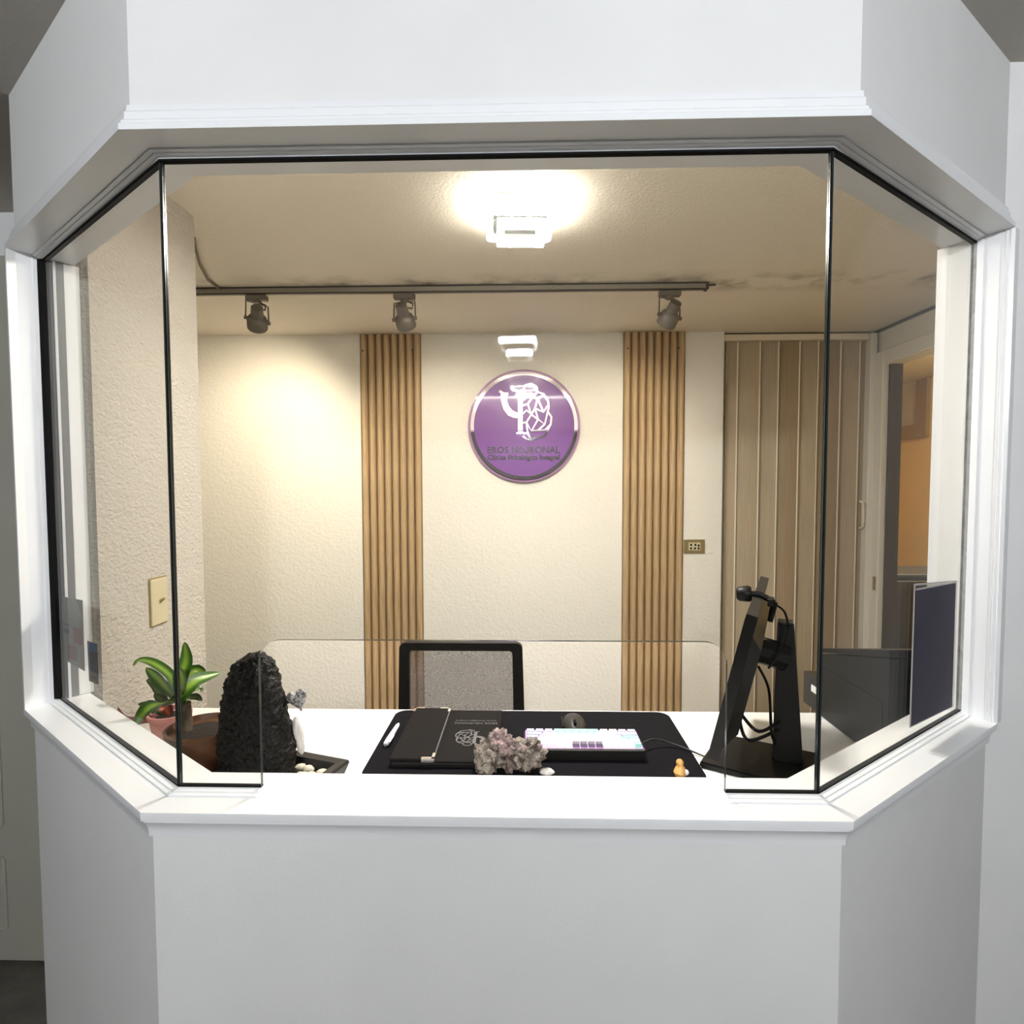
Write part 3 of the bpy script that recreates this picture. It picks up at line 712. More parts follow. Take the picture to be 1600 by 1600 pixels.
b.bm.transform(Matrix.Translation((0.058, -0.005, 0.0172)) @ Matrix.Rotation(pi, 4, 'Z') @ Matrix.Rotation(-pi / 2, 4, 'X')); obj('foil_emblem', b, M['grayprint'], t, smooth=0)
text_mesh('foil_lettering', 'EROS NEURONAL', 0.0150, 0.0002, M['grayprint'], t, (0.058, 0.062, 0.0174), (0, 0, pi))
text_mesh('foil_lettering', 'Clínica Psicológica Integral', 0.0105, 0.0002, M['grayprint'], t, (0.058, 0.078, 0.0174), (0, 0, pi))

# pen
t = thing('pen', 'white pen lying on the mat left of the folder', 'pen', (-0.358, 1.478, ZM + 0.0075), rad(-2))
b = B(); b.tube([(0, 0.066, 0), (0, 0.055, 0), (0, -0.03, 0), (0, -0.055, 0), (0, -0.06, 0)], [0.003, 0.0055, 0.0075, 0.0072, 0.004], 12); obj('barrel', b, M['whitepl'], t)
b = B(); b.tube([(0, 0.066, 0), (0, 0.074, 0)], [0.0025, 0.0008], 8); obj('tip', b, M['silver'], t)
b = B(); b.box2((0.004, -0.058, 0.004), (0.0115, -0.018, 0.0075), 0.001); obj('clip', b, M['whitepl'], t)
b = B(); b.tube([(0, -0.06, 0), (0, -0.068, 0)], 0.003, 8); obj('button', b, M['keyg'], t)

# keyboard
t = thing('keyboard', 'compact keyboard with white, lilac and mint keys on the desk mat', 'keyboard', (0.139, 1.408, ZM), rad(0.3))
KW, KD = 0.293, 0.105
b = B(); b.prism([(-KD / 2, 0.002), (KD / 2, 0.002), (KD / 2, 0.026), (-KD / 2, 0.030)], -KW / 2, KW / 2, 'x'); obj('case', b, M['plastic'], t)
b = B(); b.box2((-KW / 2 + 0.001, -KD / 2 - 0.0012, 0.026), (KW / 2 - 0.001, -KD / 2 + 0.002, 0.0312)); obj('rim', b, M['silver'], t)
b = B(); b.box2((-KW / 2 + 0.004, -KD / 2 + 0.003, 0.0265), (KW / 2 - 0.004, KD / 2 - 0.003, 0.0312)); obj('backlight', b, M['glow'], t)
for sx in (-1, 1):
    obj('foot', B().box2((sx * 0.11 - 0.012, -KD / 2 + 0.006, 0.0), (sx * 0.11 + 0.012, -KD / 2 + 0.014, 0.002)), M['grayprint'], t)
# the keyboard is turned towards the user on the far side: its rows run away from the viewer
rows = [[('l', 1)] + [('w', 1)] * 12 + [('l', 2)], [('l', 1.5)] + [('w', 1)] * 12 + [('w', 1.5)], [('l', 1.75)] + [('w', 1)] * 11 + [('m', 2.25)],
        [('l', 2.25)] + [('w', 1)] * 10 + [('l', 2.75)], [('l', 1.25), ('l', 1.25), ('l', 1.25), ('m', 6.25), ('w', 1.25), ('w', 1.25), ('l', 1.25), ('l', 1.25)]]
rows[0] = [('g', 2)] + [('w', 1)] * 4 + [('g', 1)] * 4 + [('w', 1)] * 4 + [('m', 1)]
km = {'w': M['keyw'], 'l': M['keyl'], 'g': M['keyg'], 'm': M['keym']}; cache = {}
u = (KW - 0.010) / 15; v = (KD - 0.008) / 5
def keymesh(wd, c):
    if (wd, c) in cache: return cache[(wd, c)]
    b = B(); hw_ = wd * u / 2 - 0.0008; hd_ = v / 2 - 0.0008
    b.rings([[(-hw_, -hd_, 0), (hw_, -hd_, 0), (hw_, hd_, 0), (-hw_, hd_, 0)], [(-hw_ + 0.002, -hd_ + 0.002, 0.0085), (hw_ - 0.002, -hd_ + 0.002, 0.0085), (hw_ - 0.002, hd_ - 0.0025, 0.0085), (-hw_ + 0.002, hd_ - 0.0025, 0.0085)]])
    me = bpy.data.meshes.new('key_cap'); bmesh.ops.recalc_face_normals(b.bm, faces=b.bm.faces[:]); b.bm.to_mesh(me); b.bm.free(); me.materials.append(km[c]); cache[(wd, c)] = me
    return me
for r, row in enumerate(rows):
    x = -KW / 2 + 0.005; y = -KD / 2 + 0.004 + v * (r + 0.5)
    for c, wd in row:
        o = bpy.data.objects.new('key_cap', keymesh(wd, c)); COL.objects.link(o); o.parent = t; o.location = (x + wd * u / 2, y, 0.0312 - 0.0006 * r); x += wd * u
kc = [Vector((0.284, 1.405, ZM + 0.02)), Vector((0.32, 1.43, ZM + 0.022)), Vector((0.36, 1.435, ZM + 0.012)), Vector((0.40, 1.415, ZM + 0.005)), Vector((0.45, 1.375, ZT + 0.004)), Vector((0.49, 1.375, ZT + 0.004)), Vector((0.56, 1.49, ZT + 0.004))]
b = B(); b.tube(curve(kc), 0.0026, 6); tag(obj('keyboard_cable', b, M['plastic2']), 'thin dark cable running from the keyboard to the monitor', 'cable')

# mouse
t = thing('computer_mouse', 'black computer mouse behind the keyboard', 'mouse', (0.128, 1.535, ZM), rad(180))
b = B(); rs = []
for k in range(9):
    y = -0.058 + 0.116 * k / 8; s_ = sin(pi * (0.06 + 0.88 * k / 8)) ** 0.5; wd = 0.034 * s_; h = 0.040 * (sin(pi * (0.08 + 0.80 * k / 8)) ** 0.6)
    rs.append([(wd * cos(pi * j / 10), y, h * sin(pi * j / 10) ** 0.75 if 0 < j < 10 else 0.001) for j in range(11)])
b.rings(rs); obj('shell', b, M['plastic2'], t, smooth=60)
obj('scroll_wheel', B().box((0, 0.035, 0.034), (0.008, 0.022, 0.010), None, 0.002), M['black'], t)
obj('side_grip', B().box((0.031, 0.0, 0.016), (0.004, 0.07, 0.014), None, 0.0015), M['plastic'], t)

# crystal cluster
t = thing('crystal_cluster', 'rough pink and smoky mineral cluster at the front of the desk mat', 'mineral', (-0.042, 1.300, ZM + 0.006))
cl_ = [((-0.045, 0, 0.032), 0.032, 'crystal', (1, 1, 1.05)), ((-0.022, 0.005, 0.066), 0.022, 'crystal2', (1.05, 1, 1.0)), ((0.004, 0.01, 0.030), 0.030, 'crystal3', (1, 1, 1.0)), ((0.042, 0, 0.036), 0.033, 'crystal', (1.1, 1, 0.95)), ((-0.004, -0.012, 0.064), 0.018, 'crystal2', (1.2, 1, 1.0)), ((-0.058, -0.01, 0.016), 0.018, 'crystal', (1, 1, 0.9))]
for i, (c, r, m_, s_) in enumerate(cl_):
    b = B(); b.blob(c, r, 4, 0.55, 3.4, s_, None, i + 1)
    for v in b.bm.verts: v.co += (v.co - Vector(c)).normalized() * (0.006 * abs(NZ.noise(v.co * 130)) + 0.003 * NZ.noise(v.co * 320))
    obj('crystal_lump', b, M[m_], t, smooth=25)
random.seed(3)
for i in range(16):
    a = random.uniform(0, 2 * pi); c, r, m_, s_ = cl_[i % 4]; d = Vector((cos(a), sin(a) * 0.5 - 0.3, random.uniform(-0.1, 0.9))).normalized()
    b = B(); p0 = Vector(c) + d * r * 0.6; b.tube([p0, p0 + d * r * 0.55, p0 + d * r * 0.75], [r * 0.30, r * 0.24, r * 0.03], 6); obj('crystal_point', b, M['crystal2' if i % 3 == 0 else 'crystal'], t, smooth=0)
b = B(); b.blob((0.046, 1.285, ZM + 0.009), 0.011, 2, 0.2, 3, (1.6, 1, 0.8)); tag(obj('tumbled_stone', b, M['quartz']), 'small grey tumbled stone right of the mineral cluster', 'stone')

# amber figure
t = thing('figurine', 'tiny amber figurine at the right front corner of the desk mat', 'figurine', (0.352, 1.292, ZM))
b = B(); b.lathe([(0.0, 0.0), (0.013, 0.001), (0.015, 0.008), (0.011, 0.018), (0.007, 0.024), (0.0, 0.026)], 14); obj('body', b, M['amber'], t)
b = B(); b.blob((-0.001, 0, 0.030), 0.0085, 2, 0.15, 3); obj('head', b, M['amber'], t)
b = B(); b.blob((0.012, -0.004, 0.009), 0.007, 2, 0.15, 3); obj('arm', b, M['whitepl'], t)

# ------------------------------------------------------------------ office chair
t = thing('office_chair', 'black office chair with grey mesh back behind the desk', 'chair', (-0.247, 2.145, 0))
zt0 = EYE - 0.585
fr = B()
def loop_pts(hw0, hw1, z0, z1, r, y0, y1):
    pts = []
    for qd, (sx, sz) in enumerate(((1, 1), (-1, 1), (-1, -1), (1, -1))):
        for k in range(5):
            a = qd * pi / 2 + k * pi / 8; z = (z1 - r if sz > 0 else z0 + r) + r * sin(a); u_ = (z - z0) / (z1 - z0); h = hw0 + (hw1 - hw0) * u_
            pts.append((sx * (h - r) + r * cos(a), z, y0 + (y1 - y0) * u_))
    return pts
o_ = loop_pts(0.244, 0.230, zt0 - 0.50, zt0, 0.022, -0.02, -0.035); i_ = loop_pts(0.199, 0.193, zt0 - 0.455, zt0 - 0.030, 0.012, -0.02, -0.035)
lp = [[(a[0], a[2] - 0.014, a[1]), (a[0], a[2] + 0.014, a[1]), (c[0], c[2] + 0.012, c[1]), (c[0], c[2] - 0.012, c[1])] for a, c in zip(o_, i_)]
fr.rings(lp + [lp[0]], caps=False); bk = obj('back_frame', fr, M['plastic'], t)
b = B(); b.bm.faces.new([b.bm.verts.new((c[0] * 1.01, c[2] + 0.002, c[1])) for c in i_]); obj('mesh_back', b, M['meshfab'], t, smooth=0)
b = B(); b.box((0, -0.03 - 0.20, 0.47), (0.47, 0.45, 0.07), None, 0.025, 3); obj('seat', b, M['plastic2'], t)
b = B(); b.tube([(0, 0.01, zt0 - 0.40), (0, 0.03, 0.50), (0, -0.10, 0.425)], [0.03, 0.03, 0.025], 8); obj('back_support', b, M['plastic'], t)
for sx in (-1, 1):
    b = B(); b.tube([(sx * 0.22, -0.2, 0.44), (sx * 0.27, -0.2, 0.45), (sx * 0.275, -0.2, 0.63)], 0.014, 8); b.box((sx * 0.275, -0.2, 0.645), (0.06, 0.24, 0.03), None, 0.01); obj('armrest', b, M['plastic'], t)
b = B(); b.lathe([(0.03, 0.09), (0.03, 0.25), (0.02, 0.25), (0.02, 0.435)], 12, (0, -0.22, 0)); obj('gas_column', b, M['plastic'], t)
for k in range(5):
    a = 2 * pi * k / 5 + 0.3; d = Vector((cos(a), sin(a), 0)); b = B(); b.tube([Vector((0, -0.22, 0.10)), Vector((0, -0.22, 0.075)) + d * 0.28], [0.025, 0.015], 8); lg = obj('base_leg', b, M['plastic'], t)
    b = B(); e = Vector((0, -0.22, 0.03)) + d * 0.28; s_ = Vector((-d.y, d.x, 0)); b.tube([e - s_ * 0.02, e + s_ * 0.02], 0.03, 12); obj('caster', b, M['black'], lg)

# ------------------------------------------------------------------ monitor on stand
h = Vector((0.421, 0.907, 0)); rzm = math.atan2(h.y, h.x) - pi / 2        # local +y runs along the screen, away from the viewer
base_c = Vector((0.575, 1.385, ZT))
t = thing('monitor', 'black monitor seen edge-on, screen turned to the left', 'monitor', base_c, rzm)
Rm = Matrix.Rotation(-rzm, 3, 'Z')
nearb = Rm @ (aty(1113, 1187, 1.15) - base_c); neart = Rm @ (aty(1176, 958, 1.15) - base_c)
b = B(); bp = [(-0.13, -0.115), (0.105, -0.135), (0.125, 0.06), (-0.105, 0.075)]
b.prism(bp, 0.0, 0.016); bmesh.ops.bevel(b.bm, geom=b.bm.edges[:], offset=0.004, segments=2, affect='EDGES'); obj('base', b, M['plastic'], t)
pc = Vector((0.060, 0.0, 0.0)); pt_ = Rm @ (aty(1228, 968, base_c.y + 0.02) - base_c)
b = B(); b.rings([[(pc.x - 0.036, -0.03, 0.016), (pc.x + 0.03, -0.03, 0.016), (pc.x + 0.03, 0.03, 0.016), (pc.x - 0.036, 0.03, 0.016)],
                  [(pt_.x - 0.018, -0.02, pt_.z), (pt_.x + 0.018, -0.02, pt_.z), (pt_.x + 0.018, 0.02, pt_.z), (pt_.x - 0.018, 0.02, pt_.z)]])
bmesh.ops.bevel(b.bm, geom=b.bm.edges[:], offset=0.004, segments=2, affect='EDGES'); obj('stand_column', b, M['plastic'], t)
obj('column_cap', B().box((pt_.x, 0, pt_.z + 0.003), (0.034, 0.038, 0.008), None, 0.002), M['plastic2'], t)
# tilted panel frame: origin at near bottom edge
tz = (neart - nearb); tz.y = 0; H = tz.length; tz.normalize(); tx = Vector((tz.z, 0, -tz.x))      # tx points to the back of the monitor
PW = 0.53; y0 = nearb.y
def PP(d, y, z): p = Vector((nearb.x, y0, nearb.z)) + tz * z + tx * d; p.y = y0 + y; return p
def pbox(b, d0, d1, ya, yb, za, zb, ins=0.0):
    b.rings([[PP(d0, ya, za), PP(d0, yb, za), PP(d0, yb, zb), PP(d0, ya, zb)], [PP(d1, ya + ins, za + ins), PP(d1, yb - ins, za + ins), PP(d1, yb - ins, zb - ins), PP(d1, ya + ins, zb - ins)]]); return b
b = B(); pbox(b, -0.010, 0.012, 0, PW, 0, H); obj('bezel', b, M['plastic'], t)
b = B(); pbox(b, -0.0108, -0.0101, 0.012, PW - 0.012, 0.016, H - 0.010); obj('screen', b, M['screen'], t)
b = B(); pbox(b, 0.0121, 0.034, 0.02, PW - 0.02, 0.02, H - 0.045, 0.03); obj('back_shell', b, M['plastic'], t)
b = B(); pbox(b, -0.0095, 0.011, 0.003, PW - 0.003, H + 0.0002, H + 0.0015); obj('top_edge', b, M['plastic2'], t)
ac = PP(0.034, PW / 2, H * 0.52)
b = B(); yc = PP(0, PW / 2, 0).y
b.tube([PP(0.02, PW / 2, H * 0.58), Vector((pc.x + (pt_.x - pc.x) * 0.72, yc * 0.5, PP(0.02, 0, H * 0.58).z - 0.02))], 0.032, 10); obj('mount_arm', b, M['plastic'], t)
b = B(); b.tube(curve([PP(0.03, 0.18, H * 0.10), PP(0.06, 0.16, 0.0), (pc.x - 0.02, -0.02, 0.09)]), 0.004, 6)
b.tube(curve([PP(0.03, 0.2, H * 0.12), PP(0.075, 0.18, 0.02), (pc.x - 0.02, -0.02, 0.11)]), 0.004, 6)
b.tube(curve([PP(0.04, PW / 2, H * 0.45), PP(0.075, PW / 2, H * 0.30), PP(0.10, 0.2, H * 0.08), (pc.x - 0.03, -0.02, 0.05), (pc.x - 0.035, -0.01, 0.017)]), 0.0035, 6)
obj('cables', b, M['plastic'], t)

# webcam clipped on the screen's top edge
wpos = PP(0.0, PW * 0.40, H + 0.002)
tw = thing('webcam', 'small black webcam clipped over the top edge of the monitor', 'webcam', base_c + Matrix.Rotation(rzm, 3, 'Z') @ wpos, rzm)
b = B(); b.lathe([(0.0, -0.016), (0.016, -0.016), (0.019, -0.010), (0.017, 0.010), (0.012, 0.016), (0.0, 0.016)], 16); b.bm.transform(Matrix.Translation((-0.030, 0, 0.004)) @ Matrix.Rotation(rad(-95), 4, 'Y')); obj('camera_head', b, M['plastic'], tw)
b = B(); b.tube([(-0.022, 0, 0.004), (0.002, 0, 0.006), (0.022, 0, -0.004)], 0.007, 8); obj('bridge', b, M['plastic'], tw)
b = B(); b.tube([(0.020, 0, -0.002), (0.034, 0, -0.012), (0.026, 0, -0.055)], [0.008, 0.008, 0.006], 8); b.box((0.028, 0, -0.01), (0.016, 0.03, 0.02), None, 0.003); obj('clip', b, M['plastic'], tw)
b = B(); b.tube(curve([(0.030, 0, -0.012), (0.055, 0.0, -0.03), (0.062, 0, -0.07), (0.045, -0.02, -0.12), (0.025, -0.03, -0.155)]), 0.0026, 6); obj('cord', b, M['plastic'], tw)

# ------------------------------------------------------------------ printer at the right
t = thing('printer', 'black desktop printer with sloping lid at the right end of the desk', 'printer', (0.852, 1.345, ZT))
b = B(); b.prism([(0.0, 0.004), (0.30, 0.004), (0.30, 0.185), (0.0, 0.262)], 0.0, 0.40, 'x'); obj('body', b, M['plastic'], t)
b = B(); b.prism([(-0.004, 0.266), (0.304, 0.188), (0.304, 0.20), (-0.004, 0.284)], -0.004, 0.404, 'x'); obj('lid', b, M['plastic'], t)
b = B(); b.prism([(0.3005, 0.004), (0.408, 0.004), (0.408, 0.100), (0.3005, 0.108)], 0.0, 0.40, 'x'); obj('output_tray', b, M['glossblack'], t)
b = B(); b.box2((-0.0012, 0.315, 0.055), (-0.0002, 0.36, 0.075)); obj('sticker', b, M['whitepl'], t)
b = B(); b.box2((-0.0015, 0.02, 0.02), (-0.0003, 0.28, 0.15)); obj('side_cover', b, M['plastic'], t)
for x, y in ((0.03, 0.03), (0.37, 0.03), (0.03, 0.37), (0.37, 0.37)):
    obj('foot', B().box2((x - 0.015, y - 0.015, 0.0), (x + 0.015, y + 0.015, 0.004)), M['black'], t)

# ------------------------------------------------------------------ plants
def leaf(b, base, pts, wmax, up=Vector((0, 0, 1)), fold=0.25, prof=None):
    """blade along a smooth curve base->pts with a fold along its middle"""
    P = [Vector(base)] + [Vector(p) for p in pts]; n = 12; C_ = []
    def cr(i, u_):
        p0, p1, p2, p3 = P[max(i - 1, 0)], P[i], P[min(i + 1, len(P) - 1)], P[min(i + 2, len(P) - 1)]
        return 0.5 * ((2 * p1) + (p2 - p0) * u_ + (2 * p0 - 5 * p1 + 4 * p2 - p3) * u_ ** 2 + (3 * p1 - p0 - 3 * p2 + p3) * u_ ** 3)
    for k in range(n + 1):
        s = k / n * (len(P) - 1); i = min(int(s), len(P) - 2); C_.append(cr(i, s - i))
    uvl = b.bm.loops.layers.uv.verify(); rows_ = []
    for k in range(n + 1):
        u_ = k / n; d = (C_[min(k + 1, n)] - C_[max(k - 1, 0)]).normalized(); sd = d.cross(up)
        if sd.length < 1e-3: sd = Vector((1, 0, 0))
        sd.normalize(); nn = sd.cross(d).normalized()
        wv = wmax * (0.32 + 0.68 * sin(pi * min(1, u_ * 1.25 + 0.08)) ** 0.8 if u_ < 0.6 else 0.0)
        wv = wmax * max(0.02, (sin(pi * (0.12 + 0.88 * u_)) ** 0.75))
        rows_.append([b.bm.verts.new(C_[k] + sd * (wv * q / 2) + nn * (fold * wv * (abs(q) - 0.5) * 0.5)) for q in (-1, -0.5, 0, 0.5, 1)])
    for k in range(n):
        for j in range(4):
            f = b.bm.faces.new((rows_[k][j], rows_[k][j + 1], rows_[k + 1][j + 1], rows_[k + 1][j]))
            uvs = ((j / 4, k / n), ((j + 1) / 4, k / n), ((j + 1) / 4, (k + 1) / n), (j / 4, (k + 1) / n))
            for lp_, uv_ in zip(f.loops, uvs): lp_[uvl].uv = uv_
    return b
pc_ = Vector((-0.742, 1.265, ZT))
t = thing('potted_plant', 'striped green leafy plant with thick trunk in a brown pot', 'plant', pc_)
b = B(); b.lathe([(0.0, 0.0), (0.052, 0.0), (0.056, 0.01), (0.070, 0.105), (0.078, 0.108), (0.080, 0.122), (0.074, 0.124), (0.069, 0.112), (0.0, 0.108)], 28); obj('pot', b, M['terra'], t)
b = B(); b.blob((0, 0, 0.106), 0.066, 3, 0.1, 4, (1, 1, 0.12)); obj('soil', b, M['soil'], t)
def PL(px, py, y): return aty(px, py, y) - pc_
yb_ = pc_.y
tr_ = [PL(293, 1168, yb_), PL(290, 1140, yb_), PL(287, 1115, yb_), PL(287, 1098, yb_)]
tr_[0].z = 0.10
b = B(); b.tube(tr_, [0.019, 0.0165, 0.017, 0.015], 12); obj('trunk', b, M['bark'], t)
b = B(); b.tube([PL(287, 1104, yb_), PL(281, 1094, yb_ - 0.005), PL(278, 1080, yb_ - 0.005)], [0.011, 0.011, 0.007], 8); obj('shoot', b, M['leaf'], t)
crn = PL(277, 1094, yb_ - 0.008); crn2 = PL(280, 1085, yb_ - 0.008)
cam_dir = Vector((-0.45, -0.85, 0.3))
LV = [(crn2, [(283, 1055, -0.02), (291, 1030, 0.0), (288, 1003, 0.03)], 0.036, Vector((0.1, -1, 0.2))),
      (crn2, [(266, 1055, 0.02), (240, 1036, 0.03), (218, 1031, 0.03), (208, 1041, 0.02)], 0.026, Vector((0, -0.3, 1))),
      (crn, [(263, 1080, -0.03), (246, 1060, -0.05), (228, 1043, -0.06)], 0.038, Vector((-0.3, -1, 0.5))),
      (crn, [(289, 1078, -0.03), (308, 1062, 0.0), (345, 1051, 0.05)], 0.040, Vector((0.1, -1, 0.6))),
      (crn, [(258, 1096, -0.05), (232, 1106, -0.08), (214, 1128, -0.09), (200, 1157, -0.085)], 0.045, Vector((-0.4, -0.8, 0.6))),
      (crn, [(297, 1090, 0.02), (307, 1089, 0.02), (316, 1095, 0.02)], 0.020, Vector((0, -0.6, 1))),
      (crn2, [(292, 1065, 0.05), (305, 1047, 0.08), (322, 1050, 0.09)], 0.034, Vector((0.1, -1, 0.5))),
      (crn, [(262, 1078, 0.05), (245, 1063, 0.08), (229, 1062, 0.09)], 0.024, Vector((0, -0.6, 1))),
      (crn2, [(284, 1070, -0.04), (283, 1055, -0.055), (278, 1042, -0.06)], 0.030, Vector((0.0, -1, 0.3))),
      (crn, [(300, 1080, 0.06), (310, 1075, 0.09), (318, 1080, 0.10)], 0.024, Vector((0, -0.6, 1)))]
for i, (bs, pts, wd, up_) in enumerate(LV):
    b = B(); leaf(b, bs, [PL(px, py, yb_ + dy) for px, py, dy in pts], wd, up_)
    obj('leaf', b, M['leafd'] if i in (5, 7) else M['leaf'], t, smooth=60)

pr = Vector((-0.925, 1.43, ZT))
t = thing('potted_plant', 'small red-leaved plant in a pink pot by the left wall', 'plant', pr)
b = B(); b.lathe([(0.0, 0.0), (0.036, 0.0), (0.048, 0.076), (0.052, 0.077), (0.052, 0.088), (0.047, 0.088), (0.044, 0.078), (0.0, 0.074)], 24); obj('pot', b, M['pink'], t)
b = B(); b.blob((0, 0, 0.074), 0.042, 2, 0.1, 4, (1, 1, 0.12)); obj('soil', b, M['soil'], t)
def PR(px, py, y): return aty(px, py, y) - pr
b0 = Vector((0, 0, 0.075))
for px, py, dy, m_, wd in ((182, 1104, -0.03, 'leafr', 0.020), (262, 1108, 0.0, 'leafr', 0.022), (248, 1110, -0.02, 'leafr', 0.020), (232, 1105, 0.03, 'leafd', 0.024), (222, 1112, -0.02, 'leafd', 0.022),
                           (236, 1070, 0.02, 'leafd', 0.022), (255, 1092, 0.03, 'leafr', 0.018), (215, 1100, 0.04, 'leafd', 0.022), (240, 1085, -0.02, 'leafd', 0.024), (228, 1062, 0.05, 'leafd', 0.016)):
    tip = PR(px, py, pr.y + dy); mid = (b0 + tip) * 0.5 + Vector((0, 0, 0.012)); mid.x *= 0.9
    if px == 182: mid = PR(200, 1126, pr.y + dy)
    b = B(); leaf(b, b0, [mid, tip], wd, Vector((0.1, -0.8, 0.6))); obj('leaf', b, M[m_], t, smooth=60)

# ------------------------------------------------------------------ tabletop fountain
fc = Vector((-0.558, 1.219, ZT)); rf = rad(-18)
t = thing('tabletop_fountain', 'black carved-rock tabletop fountain with a shallow tray', 'fountain', fc, rf)
hw_, hd_ = 0.125, 0.10
b = B(); lp = []
for x, y in ((hw_, hd_), (-hw_, hd_), (-hw_, -hd_), (hw_, -hd_)):
    sx, sy = (1 if x > 0 else -1), (1 if y > 0 else -1)
    lp.append([(x - sx * 0.012, y - sy * 0.012, 0.0), (x, y, 0.036), (x - sx * 0.002, y - sy * 0.002, 0.042), (x - sx * 0.022, y - sy * 0.022, 0.040), (x - sx * 0.026, y - sy * 0.026, 0.014)])
b.rings(lp + [lp[0]], caps=False); b.box((0, 0, 0.009), (2 * hw_ - 0.05, 2 * hd_ - 0.05, 0.014)); obj('tray', b, M['plastic2'], t)
def LERP(tab, u):
    for (a, p), (b, q) in zip(tab, tab[1:]):
        if u <= b: return p + (q - p) * (u - a) / (b - a)
    return tab[-1][1]
b = B(); rs = []; NR = 60; NS = 96
for i in range(NR):
    u_ = i / (NR - 1); z = 0.012 + 0.293 * u_
    hwid = LERP(((0, 0.091), (0.4, 0.088), (0.62, 0.078), (0.80, 0.066), (0.90, 0.053), (0.96, 0.038), (0.985, 0.024), (1.0, 0.005)), u_)
    hth = hwid * 0.68; cx_ = LERP(((0, -0.004), (0.62, -0.012), (1.0, -0.016)), u_)
    ring = []
    for k in range(NS):
        a = 2 * pi * k / NS; x, y = hwid * cos(a), hth * sin(a)
        nv = NZ.noise(Vector((x, y, z)) * 26) * 0.006 + NZ.noise(Vector((x, y, z * 1.6)) * 70) * 0.006 + NZ.noise(Vector((x, y, z * 2.0)) * 170) * 0.004
        ring.append((x * (1 + nv / max(hwid, 0.02)) + cx_ - 0.030, y * (1 + nv / max(hth, 0.02)) - 0.012, z + nv * 0.6 * (1 if u_ < 0.95 else 0.3) + (0.012 * cos(a - 0.3) * u_ ** 3 if u_ < 1 else 0)))
    rs.append(ring)
b.rings(rs); obj('rock_wall', b, M['rock'], t, smooth=60)
# ornament and stones
Rf = Matrix.Rotation(-rf, 3, 'Z')
hp = aty(465, 1092, fc.y - 0.005)
th = thing('heart_ornament', 'beaded heart ornament on the right side of the fountain rock', 'ornament', hp)
b = B(); rs = []
for k in range(15):
    ph = pi * k / 14 - pi / 2; yy = 0.011 * sin(ph); sc_ = max(cos(ph), 0.05); ring = []
    for j in range(28):
        a = 2 * pi * j / 28; x = 16 * sin(a) ** 3; z = 13 * cos(a) - 5 * cos(2 * a) - 2 * cos(3 * a) - cos(4 * a)
        ring.append((x * 0.00140 * sc_, yy, z * 0.0017 * sc_))
    rs.append(ring)
b.rings(rs); b.bm.transform(Matrix.Rotation(rad(-18), 4, 'Y')); obj('heart_body', b, M['bead'], th, smooth=60)
b = B(); b.tube([(-0.012, 0, -0.004), (-0.030, 0, -0.010)], 0.004, 6); obj('peg', b, M['plastic'], th)
wp = aty(466.5, 1149, fc.y + 0.005)
b = B(); b.blob((0, 0, 0), 0.045, 3, 0.12, 2.0, (0.24, 0.22, 0.98), Matrix.Rotation(rad(-10), 3, 'Y'), 5)
o = obj('white_stone', b, M['quartz']); o.location = wp; tag(o, 'tall white stone slab set against the right side of the fountain rock', 'stone')
random.seed(11)
k = 0
for (lx, ly, r) in ((0.078, -0.036, 0.028), (0.070, 0.008, 0.024), (0.092, 0.018, 0.015), (0.070, 0.035, 0.014), (0.083, 0.055, 0.013), (0.055, -0.062, 0.014), (0.045, 0.058, 0.014), (0.02, 0.060, 0.013)):
    k += 1; b = B(); b.blob((0, 0, 0), r, 2, 0.25, 1.6, (1.0, 0.8, 0.62), Matrix.Rotation(k * 1.3, 3, 'Z'), k)
    o = obj('pebble', b, M['pebble']); o.location = fc + Matrix.Rotation(rf, 3, 'Z') @ Vector((lx, ly, 0.018 + r * 0.55))
    tag(o, 'pale pebble lying in the fountain tray', 'pebble', 'pebbles in the fountain tray')

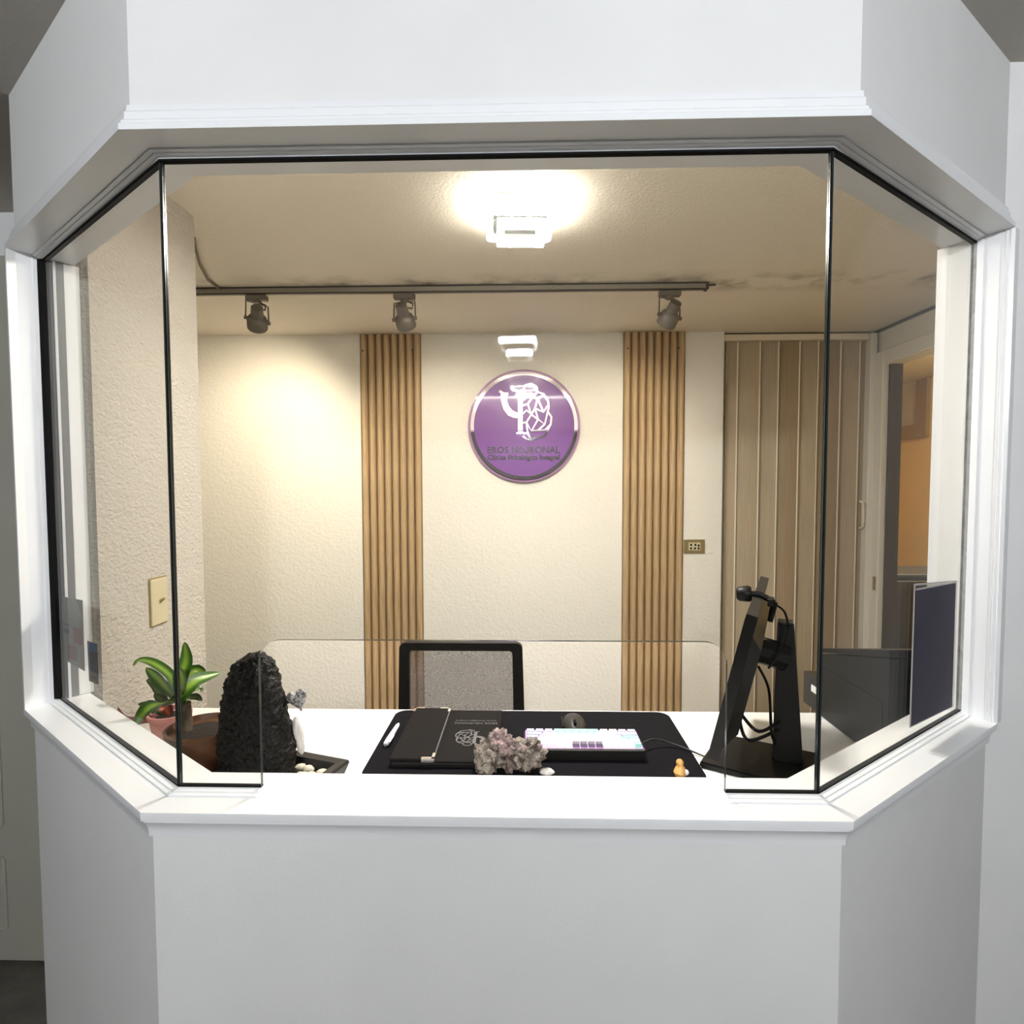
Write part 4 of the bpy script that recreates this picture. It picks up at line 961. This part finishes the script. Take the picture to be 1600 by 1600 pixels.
# ------------------------------------------------------------------ notices on the glass
nRo = Vector((-uR.y, uR.x, 0)); nLi = Vector((nL.x, nL.y, 0))
def onR(px, py, off): return atplane(px, py, Vector((GLI[2].x, GLI[2].y, 0)) - nRo * off, nRo)
def onL(px, py, off): return atplane(px, py, Vector((GLI[0].x, GLI[0].y, 0)) + nLi * off, nLi)
def card(b, P, n, th):
    b.rings([[p for p in P], [p + n * th for p in P]]); return b
t = thing('notice_sleeve', 'dark purple notice in a clear sleeve on the right pane', 'notice', (0, 0, 0))
b = B(); card(b, [onR(x, y, 0.0060) for x, y in ((1429, 912), (1495, 907), (1489, 1104), (1421, 1137))], -nRo, 0.0015); obj('clear_sleeve', b, M['sleeve'], t, smooth=0)
b = B(); card(b, [onR(x, y, 0.0082) for x, y in ((1432, 922), (1493, 910), (1487, 1104), (1423, 1135))], -nRo, 0.0008); obj('purple_sheet', b, M['sheet'], t, smooth=0)
for A_ in (((1429, 912), (1495, 907), (1495, 909), (1429, 915)), ((1428, 912), (1430, 912), (1422.5, 1137), (1420.5, 1137)), ((1431, 920), (1494, 909), (1494, 910.5), (1431, 922.5))):
    b = B(); card(b, [onR(x, y, 0.0092) for x, y in A_], -nRo, 0.0006); obj('sleeve_rim', b, M['sleeverim'], t, smooth=0)
t = thing('notice', 'beige notice with red blocks stuck to the left pane', 'notice', (0, 0, 0))
b = B(); card(b, [onL(x, y, 0.0062) for x, y in ((93, 931), (129, 938), (132.5, 1049), (103, 1032))], nLi, 0.0005); obj('paper', b, M['paper'], t, smooth=0)
for q_, mm in ((((119, 937), (129, 938.5), (129.5, 968), (126, 958)), 'papero'), (((114, 980), (127.5, 982), (128, 1009), (115, 1005)), 'red'), (((106.5, 1006), (118.5, 1010), (119.5, 1034), (107.5, 1028)), 'red'),
               (((97, 972), (109, 977), (109, 979), (97, 974.5)), 'ink'), (((99, 981), (108, 984), (108, 991), (100, 988)), 'ink')):
    b = B(); card(b, [onL(x, y, 0.0055) for x, y in q_], nLi, 0.0004); obj('printed_block', b, M[mm], t, smooth=0)
t = thing('sticker', 'blue and white sticker on the left pane', 'sticker', (0, 0, 0))
b = B(); card(b, [onL(x, y, 0.0062) for x, y in ((136, 1001), (152, 1006), (154, 1070), (139, 1064))], nLi, 0.0005); obj('backing', b, M['paper'], t, smooth=0)
for q_, mm in ((((136.5, 1002.5), (151.5, 1007), (152, 1020), (137, 1017)), 'blue'), (((137, 1017), (152, 1020), (153.5, 1053), (138.5, 1047)), 'navy'), (((140, 1056), (150, 1059), (150, 1061), (140, 1058)), 'ink')):
    b = B(); card(b, [onL(x, y, 0.0055) for x, y in q_], nLi, 0.0004); obj('printed_block', b, M[mm], t, smooth=0)
